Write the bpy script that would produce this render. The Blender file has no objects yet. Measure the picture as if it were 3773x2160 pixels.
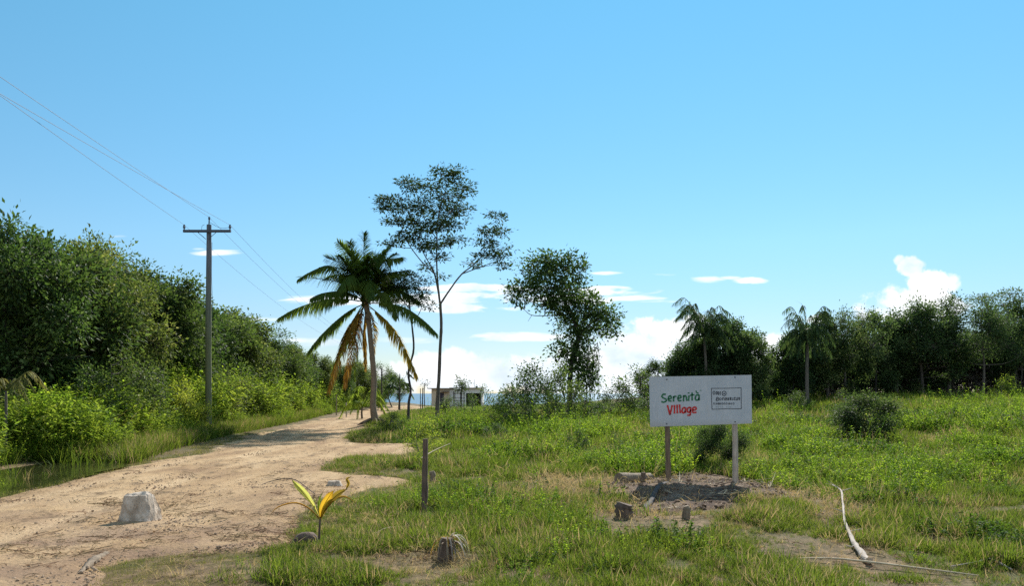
import bpy, math
import numpy as np
from mathutils import Vector, Matrix

# ------------------------------------------------------------------ basics
F, CX, HY, CH = 2934.0, 1886.5, 1450.0, 1.9      # lens scale, image centre, horizon row, eye height
sc = bpy.context.scene
COL = sc.collection
R = np.random.default_rng(11)
SUN_AZ, SUN_EL = math.radians(18), math.radians(37)


def G(px, py, z=0.0):
    d = (CH - z) * F / (py - HY)
    return np.array([(px - CX) / F * d, d, z])


def S(px, py, d):
    return np.array([(px - CX) / F * d, d, CH + (HY - py) / F * d])


def sst(a, b, t):
    t = np.clip((np.asarray(t, float) - a) / (b - a), 0, 1)
    return t * t * (3 - 2 * t)


def _h(ix, iy, s):
    n = (ix * 374761393 + iy * 668265263 + s * 974711) & 0x7FFFFFFF
    n = ((n ^ (n >> 13)) * 1274126177) & 0x7FFFFFFF
    return ((n ^ (n >> 16)) & 0xFFFF) / 65535.0


def vnoise(x, y, s=0):
    x = np.asarray(x, float); y = np.asarray(y, float)
    ix = np.floor(x).astype(np.int64); iy = np.floor(y).astype(np.int64)
    fx = x - ix; fy = y - iy
    fx = fx * fx * (3 - 2 * fx); fy = fy * fy * (3 - 2 * fy)
    a = _h(ix, iy, s); b = _h(ix + 1, iy, s); c = _h(ix, iy + 1, s); d = _h(ix + 1, iy + 1, s)
    return (a + (b - a) * fx) * (1 - fy) + (c + (d - c) * fx) * fy


def fbm(x, y, s=0, o=4):
    t = 0; a = .5; n = 0
    for k in range(o):
        t = t + a * vnoise(np.asarray(x) * 2 ** k, np.asarray(y) * 2 ** k, s + k); n += a; a *= .5
    return t / n


# ------------------------------------------------------------------ road outline and terrain
ROAD_PX = [(-700, 1960), (-300, 1900), (0, 1832), (150, 1792), (300, 1748), (480, 1708), (640, 1686), (770, 1668), (830, 1634),
           (930, 1606), (1060, 1577), (1200, 1546), (1330, 1521), (1420, 1506), (1500, 1499), (1585, 1497), (1610, 1501), (1560, 1505),
           (1480, 1513), (1430, 1528), (1385, 1553), (1340, 1592), (1290, 1614), (1320, 1636), (1430, 1641), (1545, 1640),
           (1556, 1668), (1440, 1688), (1300, 1697), (1225, 1716), (1230, 1742), (1330, 1757), (1480, 1764), (1530, 1775),
           (1500, 1792), (1360, 1798), (1270, 1822), (1180, 1852), (1110, 1905), (1060, 1962), (1050, 2010), (960, 2040),
           (780, 2046), (560, 2062), (400, 2105), (330, 2200), (260, 2500), (-300, 2900), (-2200, 2700)]
ROAD = np.array([G(a, b)[:2] for a, b in ROAD_PX])
SOIL_PX = [(2190, 1800), (2260, 1778), (2420, 1772), (2520, 1752), (2680, 1762), (2800, 1785), (2900, 1815), (2960, 1850),
           (2880, 1862), (2740, 1852), (2690, 1880), (2520, 1888), (2400, 1902), (2290, 1890), (2340, 1850), (2220, 1835)]
SOIL = np.array([G(a, b)[:2] for a, b in SOIL_PX])
PUD_PX = [(-120, 1850), (0, 1826), (150, 1786), (300, 1742), (440, 1712), (400, 1692), (300, 1698), (150, 1700), (20, 1716), (-120, 1728)]
PUD = np.array([G(a, b)[:2] for a, b in PUD_PX])


def sdist(poly, x, y):
    x = np.asarray(x, float); y = np.asarray(y, float)
    inside = np.zeros(x.shape, bool); dm = np.full(x.shape, 1e9)
    n = len(poly)
    for i in range(n):
        ax, ay = poly[i]; bx, by = poly[(i + 1) % n]
        ex, ey = bx - ax, by - ay
        t = np.clip(((x - ax) * ex + (y - ay) * ey) / (ex * ex + ey * ey + 1e-9), 0, 1)
        dm = np.minimum(dm, (x - ax - t * ex) ** 2 + (y - ay - t * ey) ** 2)
        c = ((ay > y) != (by > y)) & (x < ex * (y - ay) / (ey if abs(ey) > 1e-9 else 1e-9) + ax)
        inside ^= c
    return np.where(inside, 1, -1) * np.sqrt(dm)


MX, MY = 3.35, 15.0


def gz(x, y):
    x = np.asarray(x, float); y = np.asarray(y, float)
    z = 1.1 * sst(5, 24, x) * sst(20, 52, y)
    z = z + .3 * sst(-5, 3, x) * sst(20, 45, y)
    off = sst(-9, -3, x + .12 * (y - 15))
    z = z + off * (.16 * (fbm(x * .33, y * .33, 3, 3) - .5) + .08 * (fbm(x * 1.1, y * 1.1, 9, 2) - .5))
    z = z + .02 * (fbm(x * .8, y * .8, 19, 3) - .5)
    z = z + .17 * np.exp(-(((x - MX) / 1.7) ** 2 + ((y - MY) / 1.0) ** 2))
    z = z + .28 * np.exp(-(((x + 7.6) / .9) ** 2 + ((y - 43.6) / 1.1) ** 2))
    # the shallow ditch beside the road
    z = z - .16 * np.exp(-((x + 11.3) / 1.7) ** 2) * sst(10, 15, y) * (1 - sst(22, 26, y))
    z = z + .5 * sst(-13.5, -18, x + 0 * y)
    z = z - 21 * sst(122, 330, y)
    return z


# ------------------------------------------------------------------ mesh helpers
class MB:
    """Collects quads; build() links them as one mesh object."""
    def __init__(s):
        s.v = []; s.f = []; s.t = []; s.n = 0

    def add(s, V, Q, tone=None):
        V = np.asarray(V, float).reshape(-1, 3); Q = np.asarray(Q, int).reshape(-1, 4)
        s.v.append(V); s.f.append(Q + s.n); s.n += len(V); s.t.append(np.full(len(V), .5) if tone is None else tone)
        return s

    def mesh(s, name, mat, smooth=False):
        V = np.concatenate(s.v); Q = np.concatenate(s.f)
        me = bpy.data.meshes.new(name)
        me.vertices.add(len(V)); me.vertices.foreach_set('co', V.astype(np.float32).ravel())
        me.loops.add(Q.size); me.loops.foreach_set('vertex_index', Q.astype(np.int32).ravel())
        me.polygons.add(len(Q))
        me.polygons.foreach_set('loop_start', np.arange(0, Q.size, 4, dtype=np.int32))
        me.polygons.foreach_set('use_smooth', np.full(len(Q), smooth))
        me.update(calc_edges=True)
        ta = me.attributes.new('tone', 'FLOAT', 'POINT'); ta.data.foreach_set('value', np.concatenate(s.t).astype(np.float32))
        if mat: me.materials.append(mat)
        return me

    def build(s, name, mat, parent=None, smooth=False, loc=None):
        o = bpy.data.objects.new(name, s.mesh(name, mat, smooth))
        COL.objects.link(o)
        if parent: o.parent = parent
        if loc is not None: o.location = loc
        return o


def unit(v):
    v = np.asarray(v, float)
    return v / (np.linalg.norm(v, axis=-1, keepdims=True) + 1e-9)


def smooth_path(pts, n):
    pts = np.asarray(pts, float)
    if len(pts) < 3:
        t = np.linspace(0, 1, n)[:, None]
        return pts[0] * (1 - t) + pts[-1] * t
    P = np.vstack([2 * pts[0] - pts[1], pts, 2 * pts[-1] - pts[-2]])
    out = []
    m = len(pts) - 1
    for u in np.linspace(0, m - 1e-6, n):
        i = int(u); t = u - i
        a, b, c, d = P[i:i + 4]
        out.append(.5 * (2 * b + (c - a) * t + (2 * a - 5 * b + 4 * c - d) * t * t + (3 * b - a - 3 * c + d) * t ** 3))
    return np.array(out)


def tube(mb, pts, rad, sides=6, cap=True, rough=0.0, rng=None):
    pts = np.asarray(pts, float); k = len(pts)
    rad = np.broadcast_to(np.asarray(rad, float), (k,)).copy()
    T = unit(np.gradient(pts, axis=0))
    ref = np.array([1., 0, 0]) if abs(T[0][0]) < .8 else np.array([0, 1., 0])
    N = unit(np.cross(T[0], ref)); Ns = [N]
    for i in range(1, k):
        N = unit(N - T[i] * np.dot(N, T[i])); Ns.append(N)
    Ns = np.array(Ns); Bs = np.cross(T, Ns)
    a = np.arange(sides) / sides * 2 * math.pi
    rr = rad[:, None] * np.ones(sides)
    if rough and rng is not None: rr = rr * (1 + rough * rng.normal(size=(k, sides)))
    V = pts[:, None, :] + rr[..., None] * (np.cos(a)[None, :, None] * Ns[:, None, :] + np.sin(a)[None, :, None] * Bs[:, None, :])
    V = V.reshape(-1, 3)
    i, j = np.meshgrid(np.arange(k - 1), np.arange(sides), indexing='ij')
    Q = np.stack([i * sides + j, i * sides + (j + 1) % sides, (i + 1) * sides + (j + 1) % sides, (i + 1) * sides + j], -1).reshape(-1, 4)
    mb.add(V, Q)
    if cap:
        for e in (0, k - 1):
            c = [pts[e]] + list(V[e * sides:(e + 1) * sides])
            q = [(0, 1 + m, 1 + (m + 1) % sides, 1 + (m + 2) % sides) for m in range(0, sides, 2)]
            mb.add(c, q)


def leaves(mb, P, D, N, L, W, fold=.15, tone=None):
    """diamond leaves folded on the midrib"""
    D = unit(D); Sd = unit(np.cross(D, N)); N2 = np.cross(Sd, D)
    L = np.broadcast_to(L, (len(P),))[:, None]; W = np.broadcast_to(W, (len(P),))[:, None]
    m = P + D * L * .42 + N2 * W * fold
    V = np.stack([P, m + Sd * W * .5, P + D * L, m - Sd * W * .5], 1).reshape(-1, 3)
    mb.add(V, np.arange(len(P) * 4).reshape(-1, 4), None if tone is None else np.repeat(tone, 4))


def blades(mb, P, D, L, W, droop, segs=3, rng=None, down=None):
    """tapering curved strips: grass blades and palm leaflets"""
    n = len(P); D = unit(D)
    L = np.broadcast_to(L, (n,)); W = np.broadcast_to(W, (n,)); droop = np.broadcast_to(droop, (n,))
    up = np.array([0, 0, 1.])
    sd = np.cross(D, up)
    bad = np.linalg.norm(sd, axis=1) < .05
    if rng is not None:
        r = unit(rng.normal(size=(n, 3)) * [1, 1, 0]); sd = np.where(bad[:, None] | (rng.random(n) < .5)[:, None], r, sd)
    sd = unit(sd)
    c = P.copy(); V = np.zeros((n, segs + 1, 2, 3)); d = D.copy()
    for k in range(segs + 1):
        w = W * (1 - (k / segs) ** 1.6) * (.75 if k == 0 else 1) + .0005
        V[:, k, 0] = c + sd * w[:, None] * .5; V[:, k, 1] = c - sd * w[:, None] * .5
        c = c + d * (L / segs)[:, None]
        d = unit(d + np.array([0, 0, -1.]) * (droop / segs)[:, None])
    V = V.reshape(-1, 3)
    b = np.arange(n)[:, None] * (segs + 1) * 2 + np.arange(segs)[None, :] * 2
    b = b.reshape(-1)
    mb.add(V, np.stack([b, b + 1, b + 3, b + 2], -1))


def box(mb, c, s, rot=None):
    c = np.asarray(c, float); h = np.asarray(s, float) / 2
    V = np.array([[x, y, z] for x in (-1, 1) for y in (-1, 1) for z in (-1, 1)]) * h
    if rot is not None: V = V @ np.asarray(rot).T
    mb.add(V + c, [(0, 1, 3, 2), (4, 6, 7, 5), (0, 4, 5, 1), (2, 3, 7, 6), (0, 2, 6, 4), (1, 5, 7, 3)])


def tag(o, label=None, cat=None, group=None, kind=None):
    if label: o['label'] = label
    if cat: o['category'] = cat
    if group: o['group'] = group
    if kind: o['kind'] = kind
    return o


def empty(name, loc, label, cat, group=None, rz=0.0):
    o = bpy.data.objects.new(name, None); COL.objects.link(o)
    o.location = loc; o.rotation_euler = (0, 0, rz); o.empty_display_size = .3
    return tag(o, label, cat, group)


def copy_tree(src, loc, rz, scale, label, group=None):
    r = src.copy(); COL.objects.link(r)
    r.location = loc; r.rotation_euler = (0, 0, rz); r.scale = scale
    r['label'] = label
    if group: r['group'] = group
    for ch in src.children:
        c = ch.copy(); COL.objects.link(c); c.parent = r
    return r


# ------------------------------------------------------------------ materials
class NT:
    def __init__(s, tree):
        s.t = tree; s.N = tree.nodes; s.L = tree.links

    def n(s, typ, ins=None, **kw):
        nd = s.N.new(typ)
        for k, v in kw.items(): setattr(nd, k, v)
        for k, v in (ins or {}).items(): s.put(nd.inputs[k], v)
        return nd

    def put(s, sock, v):
        if isinstance(v, bpy.types.NodeSocket): s.L.new(v, sock)
        elif v is not None:
            if isinstance(v, tuple) and len(v) == 3 and sock.type == 'RGBA': v = (*v, 1)
            sock.default_value = v

    def m(s, op, a, b=None, c=None, clamp=False):
        nd = s.n('ShaderNodeMath', operation=op, use_clamp=clamp)
        for k, v in enumerate((a, b, c)):
            if v is not None: s.put(nd.inputs[k], v)
        return nd.outputs[0]

    def mix(s, fac, a, b, mode='MIX'):
        nd = s.n('ShaderNodeMix', data_type='RGBA', blend_type=mode)
        s.put(nd.inputs[0], fac); s.put(nd.inputs[6], a); s.put(nd.inputs[7], b)
        return nd.outputs[2]

    def ramp(s, fac, stops):
        nd = s.n('ShaderNodeValToRGB'); cr = nd.color_ramp
        while len(cr.elements) < len(stops): cr.elements.new(.5)
        for e, (p, c) in zip(cr.elements, stops):
            e.position = p; e.color = (*c, 1) if len(c) == 3 else c
        s.put(nd.inputs[0], fac)
        return nd.outputs[0]

    def noise(s, vec, scale, detail=4, rough=.55, dist=0.0):
        nd = s.n('ShaderNodeTexNoise', {'Scale': scale, 'Detail': detail, 'Roughness': rough, 'Distortion': dist})
        if vec is not None: s.put(nd.inputs['Vector'], vec)
        return nd.outputs['Fac']

    def rng(s, v, a, b, c=0.0, d=1.0):
        nd = s.n('ShaderNodeMapRange', {'Value': v, 'From Min': a, 'From Max': b, 'To Min': c, 'To Max': d})
        return nd.outputs[0]

    def scale3(s, vec, sx, sy, sz):
        nd = s.n('ShaderNodeMapping', {'Scale': (sx, sy, sz)}); s.put(nd.inputs['Vector'], vec)
        return nd.outputs[0]


def new_mat(name):
    m = bpy.data.materials.new(name); m.use_nodes = True
    m.node_tree.nodes.clear()
    return m, NT(m.node_tree)


def finish(nt, bsdf):
    nt.L.new(bsdf, nt.n('ShaderNodeOutputMaterial').inputs['Surface'])


def leaf_mat(name, stops, trans=(.25, .4, .04), tmix=.35, rough=.5, patch=.5, hue=.03, spec=.5):
    """stops: leaf colours drawn per leaf; trans: light that passes through the blade"""
    m, nt = new_mat(name)
    geo = nt.n('ShaderNodeNewGeometry'); oi = nt.n('ShaderNodeObjectInfo')
    f = geo.outputs['Random Per Island']
    pn = nt.noise(geo.outputs['Position'], patch, 3)
    at = nt.n('ShaderNodeAttribute', attribute_name='tone').outputs['Fac']
    f2 = nt.m('ADD', nt.m('ADD', nt.m('MULTIPLY', f, .34), nt.m('MULTIPLY', at, .46)), nt.rng(pn, .3, .7, 0, .2))
    col = nt.ramp(f2, stops)
    hs = nt.n('ShaderNodeHueSaturation', {'Color': col})
    nt.put(hs.inputs['Hue'], nt.rng(oi.outputs['Random'], 0, 1, .5 - hue, .5 + hue))
    nt.put(hs.inputs['Value'], nt.rng(oi.outputs['Random'], 0, 1, 1.3, .7))
    c = hs.outputs[0]
    p = nt.n('ShaderNodeBsdfPrincipled', {'Base Color': c, 'Roughness': max(rough, .62), 'Specular IOR Level': spec * .12})
    tr = nt.n('ShaderNodeBsdfTranslucent', {'Color': nt.mix(.5, nt.mix(1.0, c, (3.2, 3.2, 2.2), 'MULTIPLY'), trans)})
    mx = nt.n('ShaderNodeMixShader', {0: tmix, 1: p.outputs[0], 2: tr.outputs[0]})
    finish(nt, mx.outputs[0])
    return m


def bark_mat(name, a, b, sc_=6.0, stretch=.25, rough=.9, bump=.4):
    m, nt = new_mat(name)
    tc = nt.n('ShaderNodeTexCoord')
    v = nt.scale3(tc.outputs['Object'], 1, 1, stretch)
    n1 = nt.noise(v, sc_ * 4, 6, .65); n2 = nt.noise(tc.outputs['Object'], sc_ * .5, 3)
    f = nt.m('ADD', nt.m('MULTIPLY', n1, .75), nt.m('MULTIPLY', n2, .25))
    col = nt.ramp(nt.rng(f, .3, .7), [(0, a), (1, b)])
    bp = nt.n('ShaderNodeBump', {'Strength': bump, 'Distance': .02, 'Height': n1})
    p = nt.n('ShaderNodeBsdfPrincipled', {'Base Color': col, 'Roughness': rough, 'Normal': bp.outputs[0]})
    finish(nt, p.outputs[0]); return m


def plain_mat(name, col, rough=.6, var=.12, scale=3.0, metal=0.0, bump=0.0):
    m, nt = new_mat(name)
    tc = nt.n('ShaderNodeTexCoord')
    n1 = nt.noise(tc.outputs['Object'], scale, 6, .6)
    lo = tuple(c * (1 - var) for c in col); hi = tuple(min(1, c * (1 + var)) for c in col)
    c = nt.ramp(nt.rng(n1, .3, .7), [(0, lo), (1, hi)])
    p = nt.n('ShaderNodeBsdfPrincipled', {'Base Color': c, 'Roughness': rough, 'Metallic': metal})
    if bump:
        bp = nt.n('ShaderNodeBump', {'Strength': bump, 'Distance': .02, 'Height': n1}); nt.put(p.inputs['Normal'], bp.outputs[0])
    finish(nt, p.outputs[0]); return m


M = {}
M['leaf_forest'] = leaf_mat('forest leaf', [(.1, (.009, .018, .007)), (.4, (.034, .062, .018)), (.65, (.085, .13, .03)), (.9, (.18, .22, .08))], (.13, .23, .035), .29, .42, spec=1.4)
M['leaf_olive'] = leaf_mat('olive leaf', [(.1, (.009, .018, .006)), (.4, (.038, .064, .017)), (.65, (.09, .128, .03)), (.9, (.22, .22, .09))], (.17, .26, .04), .31, .42, spec=1.1)
M['leaf_bright'] = leaf_mat('bright leaf', [(0, (.045, .08, .013)), (.4, (.105, .158, .022)), (.75, (.18, .22, .032)), (1, (.28, .28, .09))], (.36, .47, .045), .41, .45)
M['leaf_dark'] = leaf_mat('dark leaf', [(.1, (.006, .012, .006)), (.5, (.026, .048, .018)), (.7, (.06, .09, .03)), (.9, (.14, .16, .07))], (.15, .24, .045), .32, .38, spec=.7)
M['leaf_airy'] = leaf_mat('fine pinnate leaf', [(0, (.012, .022, .010)), (.5, (.026, .046, .016)), (.85, (.055, .085, .025)), (1, (.12, .09, .03))], (.09, .15, .03), .26, .4)
M['leaf_right'] = leaf_mat('backlit leaf', [(.1, (.006, .012, .007)), (.45, (.026, .05, .019)), (.68, (.07, .11, .036)), (.9, (.18, .21, .10))], (.16, .26, .055), .33, .5, spec=1.2)
M['frond'] = leaf_mat('coconut leaflet', [(0, (.028, .055, .014)), (.6, (.07, .115, .022)), (1, (.13, .17, .035))], (.3, .42, .05), .38, .35)
M['frond_old'] = leaf_mat('yellowed leaflet', [(0, (.16, .12, .02)), (.5, (.34, .22, .035)), (1, (.42, .30, .09))], (.6, .38, .06), .4, .5)
M['frond_dead'] = leaf_mat('dead leaflet', [(0, (.10, .06, .018)), (.5, (.24, .15, .03)), (1, (.34, .23, .07))], (.45, .27, .04), .35, .7)
M['grass'] = leaf_mat('grass blade', [(0, (.02, .04, .008)), (.4, (.05, .083, .012)), (.75, (.098, .13, .021)), (1, (.24, .21, .07))], (.24, .31, .03), .36, .5, .35, .03)
M['weed'] = leaf_mat('weed leaf', [(0, (.035, .078, .01)), (.4, (.095, .165, .017)), (.75, (.165, .225, .026)), (1, (.26, .28, .07))], (.44, .60, .04), .46, .45, .3, .035)
M['weed_dark'] = leaf_mat('dark weed leaf', [(0, (.014, .034, .006)), (.5, (.038, .078, .011)), (1, (.09, .145, .02))], (.19, .34, .02), .38, .45, .3, .03)
M['dry'] = leaf_mat('dry grass', [(0, (.16, .11, .06)), (.4, (.30, .21, .11)), (.75, (.42, .32, .17)), (1, (.52, .42, .27))], (.5, .38, .2), .25, .7, .5, .01)
M['turf'] = leaf_mat('short turf', [(0, (.06, .07, .02)), (.5, (.13, .13, .04)), (1, (.30, .24, .11))], (.36, .34, .09), .3, .6, .6, .02)
M['bark'] = bark_mat('grey bark', (.05, .04, .032), (.20, .17, .14))
M['bark_dark'] = bark_mat('dark bark', (.02, .017, .018), (.10, .085, .08))
M['bark_palm'] = bark_mat('palm bark', (.10, .07, .045), (.36, .26, .18), 5, 2.5)
M['wood_grey'] = bark_mat('weathered wood', (.09, .065, .042), (.33, .25, .17), 8, .12)
M['wood_pale'] = bark_mat('bleached wood', (.24, .19, .15), (.58, .50, .42), 8, .12)
M['wood_rot'] = bark_mat('rotten wood', (.03, .02, .015), (.22, .15, .11), 8, .2, .95, .7)
M['wood_brown'] = bark_mat('brown post wood', (.07, .045, .028), (.27, .19, .125), 8, .12)
M['straw'] = plain_mat('dry straw', (.5, .4, .26), .8, .25, 9)
M['wire'] = plain_mat('weathered cable', (.05, .07, .12), .7, .1)
M['steel'] = plain_mat('dark painted steel', (.05, .055, .075), .55, .2, 6)
M['porcelain'] = plain_mat('insulator', (.06, .08, .12), .3, .1)


def pole_mat():
    m, nt = new_mat('green treated pole')
    tc = nt.n('ShaderNodeTexCoord')
    v = nt.scale3(tc.outputs['Object'], 1, 1, .04)
    n1 = nt.noise(v, 26, 6, .7)
    sep = nt.n('ShaderNodeSeparateXYZ', {0: tc.outputs['Object']})
    h = nt.rng(sep.outputs[2], 4.2, 8.0)
    low = nt.ramp(n1, [(.25, (.075, .085, .04)), (.75, (.20, .21, .11))])
    top = nt.ramp(n1, [(.3, (.035, .045, .065)), (.7, (.20, .22, .26))])
    bp = nt.n('ShaderNodeBump', {'Strength': .5, 'Distance': .02, 'Height': n1})
    p = nt.n('ShaderNodeBsdfPrincipled', {'Base Color': nt.mix(h, low, top), 'Roughness': .8, 'Normal': bp.outputs[0]})
    finish(nt, p.outputs[0]); return m


M['pole'] = pole_mat()


def ground_mat():
    m, nt = new_mat('field soil')
    g = nt.n('ShaderNodeNewGeometry').outputs['Position']
    a = nt.noise(g, .45, 5, .6); b = nt.noise(g, 6, 6, .7); c = nt.noise(g, 45, 4, .7)
    soil = nt.ramp(nt.rng(b, .3, .7), [(0, (.06, .038, .02)), (.5, (.16, .105, .055)), (1, (.32, .22, .125))])
    green = nt.ramp(nt.rng(c, .3, .7), [(0, (.035, .04, .012)), (.6, (.085, .085, .025)), (1, (.22, .17, .08))])
    col = nt.mix(nt.rng(nt.m('ADD', a, nt.m('MULTIPLY', b, .35)), .55, .78), green, soil)
    hgt = nt.m('ADD', nt.m('MULTIPLY', b, .6), nt.m('MULTIPLY', c, .4))
    bp = nt.n('ShaderNodeBump', {'Strength': .7, 'Distance': .06, 'Height': hgt})
    p = nt.n('ShaderNodeBsdfPrincipled', {'Base Color': col, 'Roughness': .95, 'Normal': bp.outputs[0], 'Specular IOR Level': .2})
    finish(nt, p.outputs[0]); return m


def road_mat():
    m, nt = new_mat('tan dirt')
    g = nt.n('ShaderNodeNewGeometry').outputs['Position']
    rot = nt.n('ShaderNodeMapping', {'Rotation': (0, 0, -.12), 'Scale': (1.0, .28, 1)}); nt.put(rot.inputs[0], g)
    wide = nt.noise(rot.outputs[0], .9, 5, .6, .4)
    med = nt.noise(nt.scale3(g, 1, .6, 1), 2.6, 8, .74, .5)
    fine = nt.noise(g, 30, 5, .75)
    vor = nt.n('ShaderNodeTexVoronoi', {'Vector': g, 'Scale': 17.0, 'Randomness': 1.0}).outputs['Distance']
    base = nt.ramp(nt.rng(wide, .32, .68), [(0, (.25, .155, .085)), (.45, (.40, .265, .14)), (1, (.51, .36, .205))])
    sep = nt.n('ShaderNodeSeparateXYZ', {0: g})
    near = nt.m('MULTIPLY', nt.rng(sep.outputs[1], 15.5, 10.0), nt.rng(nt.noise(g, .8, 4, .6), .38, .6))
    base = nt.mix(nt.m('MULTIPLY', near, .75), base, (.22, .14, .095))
    dark = nt.m('MULTIPLY', nt.rng(med, .51, .60), nt.rng(nt.noise(g, .55, 4, .6), .40, .56))
    col = nt.mix(nt.m('MULTIPLY', dark, .8), base, (.13, .085, .05))
    col = nt.mix(nt.m('MULTIPLY', nt.rng(fine, .54, .7), .55), col, (.12, .08, .055))
    col = nt.mix(nt.m('MULTIPLY', nt.rng(fine, .42, .3), .3), col, (.64, .50, .36))
    rt = nt.n('ShaderNodeAttribute', attribute_name='tone').outputs['Fac']
    col = nt.mix(nt.m('MULTIPLY', nt.m('MULTIPLY', rt, .6), nt.rng(fine, .62, .45)), col, (.60, .44, .27))
    hgt = nt.m('ADD', nt.m('ADD', nt.m('MULTIPLY', med, 1.2), nt.m('MULTIPLY', fine, .4)), nt.m('MULTIPLY', vor, .25))
    bp = nt.n('ShaderNodeBump', {'Strength': .8, 'Distance': .05, 'Height': hgt})
    p = nt.n('ShaderNodeBsdfPrincipled', {'Base Color': col, 'Roughness': .95, 'Normal': bp.outputs[0], 'Specular IOR Level': .15})
    finish(nt, p.outputs[0]); return m


def soil_mat():
    m, nt = new_mat('mound soil')
    g = nt.n('ShaderNodeNewGeometry').outputs['Position']
    a = nt.noise(g, 1.7, 5, .65, .5); b = nt.noise(g, 22, 6, .75)
    col = nt.ramp(nt.rng(a, .3, .7), [(0, (.06, .035, .025)), (.35, (.16, .10, .065)), (.7, (.32, .22, .145)), (1, (.42, .33, .25))])
    col = nt.mix(nt.rng(b, .5, .62), col, (.03, .022, .02))
    bp = nt.n('ShaderNodeBump', {'Strength': 1.0, 'Distance': .08, 'Height': nt.m('ADD', a, b)})
    p = nt.n('ShaderNodeBsdfPrincipled', {'Base Color': col, 'Roughness': .95, 'Normal': bp.outputs[0], 'Specular IOR Level': .2})
    finish(nt, p.outputs[0]); return m


def water_mat(name, col, rough, bscale, bstr):
    m, nt = new_mat(name)
    g = nt.n('ShaderNodeNewGeometry').outputs['Position']
    n1 = nt.noise(nt.scale3(g, 1, .35, 1), bscale, 4)
    c = nt.ramp(nt.rng(nt.noise(g, bscale * .2, 3), .3, .7), [(0, tuple(x * .7 for x in col)), (1, tuple(x * 1.3 for x in col))])
    bp = nt.n('ShaderNodeBump', {'Strength': bstr, 'Distance': .03, 'Height': n1})
    p = nt.n('ShaderNodeBsdfPrincipled', {'Base Color': c, 'Roughness': rough, 'Normal': bp.outputs[0], 'IOR': 1.33})
    finish(nt, p.outputs[0]); return m


def rock_mat():
    m, nt = new_mat('pale stone')
    tc = nt.n('ShaderNodeTexCoord').outputs['Object']
    a = nt.noise(tc, 5, 6, .65); b = nt.noise(tc, 30, 6, .75)
    col = nt.ramp(nt.rng(a, .3, .7), [(0, (.30, .23, .17)), (.6, (.54, .45, .36)), (1, (.68, .60, .52))])
    col = nt.mix(nt.rng(b, .56, .68), col, (.16, .12, .09))
    bp = nt.n('ShaderNodeBump', {'Strength': .8, 'Distance': .02, 'Height': nt.m('ADD', a, b)})
    p = nt.n('ShaderNodeBsdfPrincipled', {'Base Color': col, 'Roughness': .92, 'Normal': bp.outputs[0], 'Specular IOR Level': .2})
    finish(nt, p.outputs[0]); return m


def board_mat():
    m, nt = new_mat('white painted board')
    tc = nt.n('ShaderNodeTexCoord').outputs['Object']
    a = nt.noise(tc, 2.2, 5, .6); s = nt.noise(nt.scale3(tc, 9, 1, .6), 4, 5, .6); b = nt.noise(tc, 40, 3)
    col = nt.ramp(nt.rng(a, .3, .7), [(0, (.42, .45, .50)), (1, (.52, .54, .58))])
    col = nt.mix(nt.m('MULTIPLY', nt.rng(s, .5, .7), .4), col, (.36, .34, .31))
    zsp = nt.n('ShaderNodeSeparateXYZ', {0: tc}).outputs[2]
    col = nt.mix(nt.m('MULTIPLY', nt.rng(nt.m('ADD', zsp, nt.m('MULTIPLY', a, -.25)), 1.22, 1.02), .45), col, (.30, .24, .17))
    col = nt.mix(nt.m('MULTIPLY', nt.rng(b, .68, .74), .5), col, (.30, .28, .27))
    p = nt.n('ShaderNodeBsdfPrincipled', {'Base Color': col, 'Roughness': .55})
    finish(nt, p.outputs[0]); return m


M['ground'] = ground_mat(); M['road'] = road_mat(); M['soil'] = soil_mat(); M['rock'] = rock_mat(); M['board'] = board_mat()
M['puddle'] = water_mat('murky water', (.03, .035, .012), .08, 5, .25)
M['sea'] = water_mat('sea water', (.02, .10, .17), .3, .05, .6)
M['paint_green'] = plain_mat('green paint', (.01, .14, .055), .5, .3, 14)
M['paint_red'] = plain_mat('red paint', (.52, .012, .012), .5, .2, 14)
M['paint_black'] = plain_mat('black paint', (.012, .014, .03), .5, .2, 14)
M['paint_faint'] = plain_mat('faded lettering', (.30, .32, .36), .6, .2, 14)
M['house_tan'] = plain_mat('tan render', (.62, .50, .36), .9, .08, 1.5)
M['house_white'] = plain_mat('white render', (.78, .76, .72), .9, .06, 1.5)
M['house_roof'] = plain_mat('grey roof slab', (.36, .32, .28), .85, .12, 2)
M['house_dark'] = plain_mat('dark interior', (.06, .05, .07), .9, .2, 2)

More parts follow.
